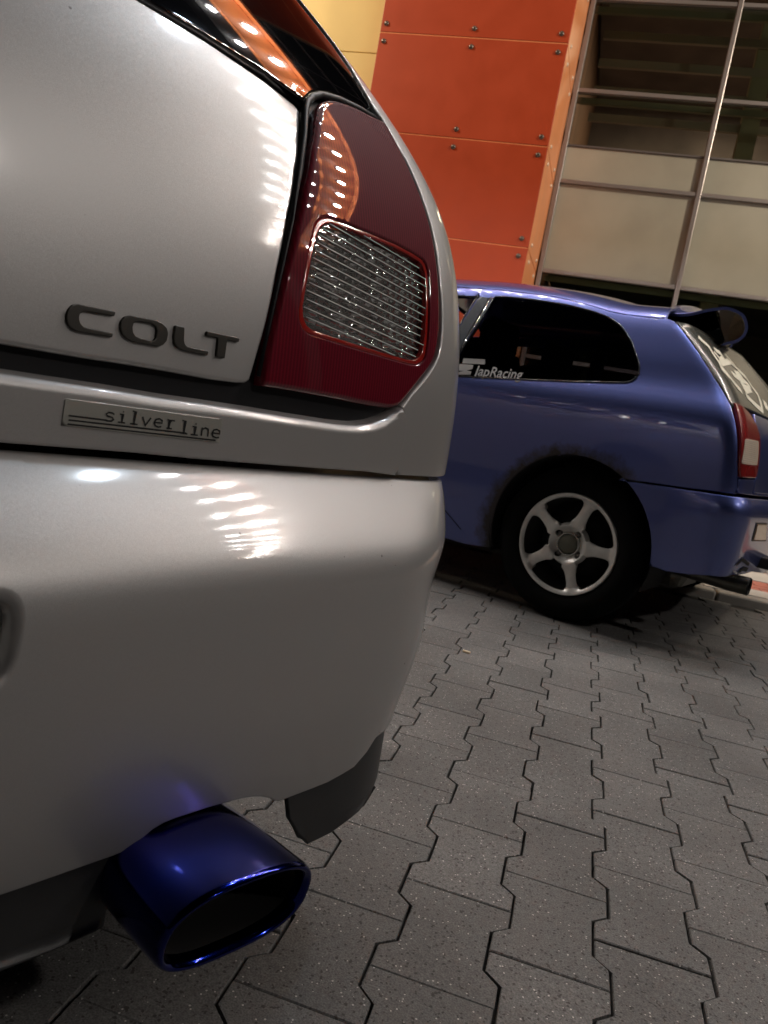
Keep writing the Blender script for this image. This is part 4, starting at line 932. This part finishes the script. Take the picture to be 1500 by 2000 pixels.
    # ---- wheels
    def wheel(c, a_, parent):
        # frame: x = rearwards, z = up, a_ = outwards
        X = L2
        prof = [(.196, -.16), (.262, -.165), (.283, -.14), (.2925, -.10), (.2925, -.05), (.284, -.018), (.262, -.002), (.235, .003), (.207, -.002), (.196, -.012)]
        V, F = lathe(c, a_, Z2, prof, 56); tyre = obj('tyre', V, F, rubber, parent, smooth=True)
        alloy = mat('alloy', (.72, .70, .66), .40, .4, var=(25, .10), coat=.3, coat_r=.2); dkal = mat('alloy_inside', (.10, .095, .09), .5, .6)
        RO = .1935
        def PW(x, z):
            x = np.asarray(x, float); z = np.asarray(z, float); r = np.hypot(x, z)/RO
            h = -.004-.010*np.clip((.98-r)/.12, 0, 1)**1*(r < 2)+.006*np.clip((.86-r)/.45, 0, 1)-.022*sst((.40-r)/.18)
            ang = np.arctan2(z, x); q = np.abs(((ang/(2*np.pi/5))+.5) % 1-.5)*2*np.pi/5*r   # distance from the spoke centre line
            h = h-.007*np.clip(q/.13, 0, 1)**2*sst((r-.42)/.15)*sst((.95-r)/.1)
            return c+x[..., None]*X+z[..., None]*Z2+h[..., None]*a_
        circ = [(RO*math.cos(t), RO*math.sin(t)) for t in np.linspace(0, 2*np.pi, 90, endpoint=False)]
        holes = []
        hp = [(.44, .158), (.51, .132), (.61, .113), (.72, .108), (.79, .115), (.845, .135), (.878, .172)]
        for k in range(5):
            a0 = k*R_(72); a1 = a0+R_(72); pa = []
            for r, h in hp: pa.append((r*math.cos(a0)-h*math.sin(a0), r*math.sin(a0)+h*math.cos(a0)))
            th0 = math.atan2(pa[-1][1], pa[-1][0]); pbk = [(r*math.cos(a1)+h*math.sin(a1), r*math.sin(a1)-h*math.cos(a1)) for r, h in hp]
            am = a0+R_(36); d0 = (math.atan2(hp[-1][1], hp[-1][0]))
            arc = [(.905*math.cos(t), .905*math.sin(t)) for t in np.linspace(a0+d0+.03, a1-d0-.03, 10)]
            inn_ = [(.375*math.cos(am+q)/math.cos(q*.55), .375*math.sin(am+q)/math.cos(q*.55)) for q in np.linspace(.27, -.27, 5)]
            holes.append([(p[0]*RO, p[1]*RO) for p in pa+arc+pbk[::-1]+inn_])
        lug = [R_(45+8+90*k) for k in range(4)]
        for t in lug:
            holes.append([(RO*(.272*math.cos(t)+.062*math.cos(u)), RO*(.272*math.sin(t)+.062*math.sin(u))) for u in np.linspace(0, 2*np.pi, 12, endpoint=False)])
        rim_ = panel('rim', PW, circ, alloy, parent, step=.0065, off=0, r=.003, depth=.022, holes=holes, hole_r=.0035, mirror=None)
        V, F = lathe(c, a_, Z2, [(.188, -.02), (.181, -.045), (.172, -.07), (.165, -.15)], 48); obj('barrel', V, F, dkal, rim_, smooth=True)
        V, F = lathe(c, a_, Z2, [(.0001, -.085), (.05, -.08), (.12, -.085), (.125, -.11), (.165, -.15)], 36); obj('brake_drum', V, F, void, rim_, smooth=True)
        V, F = lathe(c, a_, Z2, [(.046, -.034), (.0455, -.022), (.043, -.019), (.039, -.020), (.037, -.026)], 32); obj('hub_ring', V, F, mat('polished', (.5, .49, .46), .22, .9), rim_, smooth=True)
        V, F = lathe(c, a_, Z2, [(.037, -.03), (.036, -.020), (.030, -.017), (.0001, -.0165)], 24); obj('centre_cap', V, F, mat('cap', (.13, .13, .10), .5, .3), rim_, smooth=True)
        for t in lug:
            cc_ = c+X*(RO*.272*math.cos(t))+Z2*(RO*.272*math.sin(t))
            V, F = lathe(cc_, a_, Z2, [(.0095, -.045), (.0095, -.028), (.0065, -.024), (.0001, -.023)], 6); obj('wheel_nut', V, F, mat('nut', (.16, .15, .14), .4, .8), rim_)
    for xo in (0., -2.56):
        for sd in (1, -1):
            c = WC+xo*L2 if sd == 1 else WC+xo*L2+2*y_mid*N2
            w_ = bpy.data.objects.new('wheel', None); w_.location = tuple(c-np.array(car.location)); w_.empty_display_size = .1; link(w_, car)
            if sd == 1: wheel(c, N2, w_)
            else:
                V, F = lathe(c, -N2, Z2, [(.05, -.05), (.19, -.03), (.205, .0), (.262, -.002), (.2925, -.04), (.2925, -.12), (.2, -.16)], 32); obj('tyre', V, F, rubber, w_, smooth=True)
                V, F = lathe(c, -N2, Z2, [(.0001, -.02), (.1, -.03), (.19, -.006)], 32); obj('rim', V, F, mat('alloy'), w_, smooth=True)
    # ---- interior
    seat = mat('seat_cloth', (.02, .02, .022), .9)
    for k, (xo, yo, zz, hx, hz) in enumerate(((-.75, -.45, .70, .09, .32), (-.75, -1.12, .70, .09, .32), (-.12, -.78, .56, .09, .2))):
        hy = .24 if k < 2 else .55
        bbox('seat', WC+xo*L2+yo*N2+Z2*(zz-WC[2]), (hx, hy, hz), seat, car, .05, ax=np.array([L2+.2*Z2, N2, Z2]))
        if k < 2: bbox('headrest', WC+(xo+.06)*L2+yo*N2+Z2*(1.07-WC[2]), (.05, .13, .085), seat, car, .04, ax=np.array([L2, N2, Z2]))
    bbox('parcel_shelf', WC+.10*L2+y_mid*N2+Z2*(.82-WC[2]), (.20, .62, .012), seat, car, .004, ax=np.array([L2, N2, Z2]))
    # bonnet, windscreen
    rr = []
    for f in np.linspace(-1, 1, 13):
        rr.append([mp0-Z2*WC[2]+N2*(f*h)+L2*x+Z2*(z+.03*(1-f*f)) for x, z, h in ((-1.47, 1.22, .60), (-1.75, 1.06, .66), (-2.13, .88, .75), (-2.14, .872, .77), (-2.6, .83, .80), (-3.02, .75, .76), (-3.2, .60, .70), (-3.22, .25, .70))])
    V, F = loft(rr, closed=False); o = obj('bonnet', V, F, blue, car, smooth=True, mats=[blue, black_gl], midx=[1 if (i % 7) < 2 else 0 for i in range(len(F))])
    # ---- spoiler
    civic_spoiler(car, blue, sE)
    # ---- stickers
    dm = mat('sticker_grey', (.16, .157, .16), .5); wm = mat('sticker_white', (.75, .70, .56), .5)
    V2, F2 = text2d('JapRacing', shear=.22, bold=.012); w_ = V2[:, 0].max()
    A = np.array([926., 733.]); Bx = np.array([1020., 741.]); ux = (Bx-A)/w_; uy = np.array([3.5, -19.5])/.72
    pts = [tuple(A+ux*x+uy*y) for x, y in V2]; decal('window_sticker', VS, px(VS, pts, (-.4, .88)), F2, dm, car, .0012)
    for pl in ([(906, 700), (948, 702), (947, 712), (903, 710)], [(897, 711), (925, 713), (923, 721), (908, 725), (895, 724)], [(894, 727), (912, 724), (921, 726), (919, 732), (894, 732)]):
        z = px(VS, pl, (-.5, .9)); decal('window_sticker', VS, z, [tuple(range(len(z)))], mat('sticker_dim', (.10, .10, .10), .5), car, .0012)
    Q = lambda pts: [(1250+x/6, 560+y/6) for x, y in pts]
    strokes = [[(680, 590), (740, 650), (800, 700), (860, 800), (930, 900), (960, 960), (1060, 1080), (1130, 1170), (1185, 1230)], [(870, 740), (950, 790), (985, 850), (940, 880)], [(860, 760), (940, 860)], [(940, 900), (985, 890), (1040, 880), (1110, 940)], [(990, 800), (1110, 930)],
               [(1075, 1020), (1150, 1080), (1210, 1190), (1290, 1205)], [(1110, 1015), (1180, 1040), (1190, 1080)], [(1160, 1090), (1220, 1110), (1290, 1180)],
               [(1240, 1280), (1330, 1370), (1430, 1460)], [(1430, 1460), (1400, 1330), (1370, 1260), (1310, 1180), (1230, 1060), (1130, 960), (1000, 800)], [(1440, 1350), (1490, 1400)], [(1450, 1390), (1495, 1440)]]
    paths = [px(VS, Q(s), (.66, 1.0)) for s in strokes]
    V2, F2 = ribbon(paths, .022); decal('rear_sticker', VS, V2, F2, wm, car, .0022)
def civic_spoiler(car, blue, sE):
    # hooked roof spoiler: curved sheet rooted on the roof edge, rolled over and down at the back
    y0 = -.33; p0 = WC+y0*N2
    edge = [(1285, 612.5), (1311, 612.5), (1342, 612), (1363, 608), (1385, 603), (1407, 600), (1424, 600), (1443, 607), (1456, 618), (1461, 636), (1458, 652), (1443, 667), (1421, 673), (1407, 675)]
    sec = []
    for e in edge:
        d = on_plane(*e, p0, N2)-(p0-Z2*WC[2]); sec.append((float(d@L2), float(d@Z2)))
    sec = np.array(sec); u = np.linspace(0, 1, len(sec)); fx, fz = spline(u, sec[:, 0]), spline(u, sec[:, 1])
    us = np.linspace(0, 1, 40); X, Zz = fx(us), fz(us); tx, tz = np.gradient(X), np.gradient(Zz); l = np.hypot(tx, tz); nx, nz = -tz/l, tx/l
    th = .011*np.clip(np.minimum(us, 1-us)*10+.15, 0, 1)
    loop_ = [(X[i], Zz[i]) for i in range(40)]+[(X[i]-nx[i]*th[i], Zz[i]-nz[i]*th[i]) for i in range(39, -1, -1)]
    rings = []
    for f in np.linspace(0, 1, 33):
        y = y0-.44*f; g = math.sin(math.pi*f*.5)**.8
        rings.append([WC-Z2*WC[2]+N2*y+L2*(.03+(x-.03)*(1-.27*f)-.02*f)+Z2*(z+.050*f+.065*g*(1-float(sst((x-.06)/.24)))) for x, z in loop_])
    V, F = loft(rings); q0_ = len(F)
    for b0 in (0, 32*80):
        for i_ in range(39): F.append((b0+i_, b0+i_+1, b0+78-i_, b0+79-i_) if b0 else (b0+79-i_, b0+78-i_, b0+i_+1, b0+i_))
    pale = mat('painted_reflection', (.85, .76, .62), .3, coat=1)  # pale beige puts the reflection inside the hook into its colour
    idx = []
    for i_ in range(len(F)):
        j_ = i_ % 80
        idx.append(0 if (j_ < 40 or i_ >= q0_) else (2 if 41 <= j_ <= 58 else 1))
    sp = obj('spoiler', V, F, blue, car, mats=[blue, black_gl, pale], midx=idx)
    for p in sp.data.polygons: p.use_smooth = p.index < q0_
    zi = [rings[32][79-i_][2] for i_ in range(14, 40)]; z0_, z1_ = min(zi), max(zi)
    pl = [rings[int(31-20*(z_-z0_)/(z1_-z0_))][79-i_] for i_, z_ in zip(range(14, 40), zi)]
    cn = np.mean([pl[0], pl[-1], pl[len(pl)//2]], axis=0); obj('painted_reflection', pl+[cn], [(a_, (a_+1) % len(pl), len(pl)) for a_ in range(len(pl))], mat('reflection_beige', (.95, .85, .70), .35, .3), sp)  # plate added to carry the beige reflection inside the hook
    pp = [on_plane(x, y, WC-.50*N2, N2) for x, y in ((1292, 616), (1312, 615), (1342, 615), (1370, 609), (1399, 612), (1408, 638), (1416, 664), (1404, 684), (1380, 670), (1350, 652), (1318, 632))]
    V, F = loft([[p+N2*.012 for p in pp], pp]); F += [tuple(range(len(pp)))[::-1], tuple(range(len(pp), 2*len(pp)))]; obj('spoiler_shade_plate', V, F, black_gl, sp)  # black plate added as the shade between spoiler and hatch
civic()
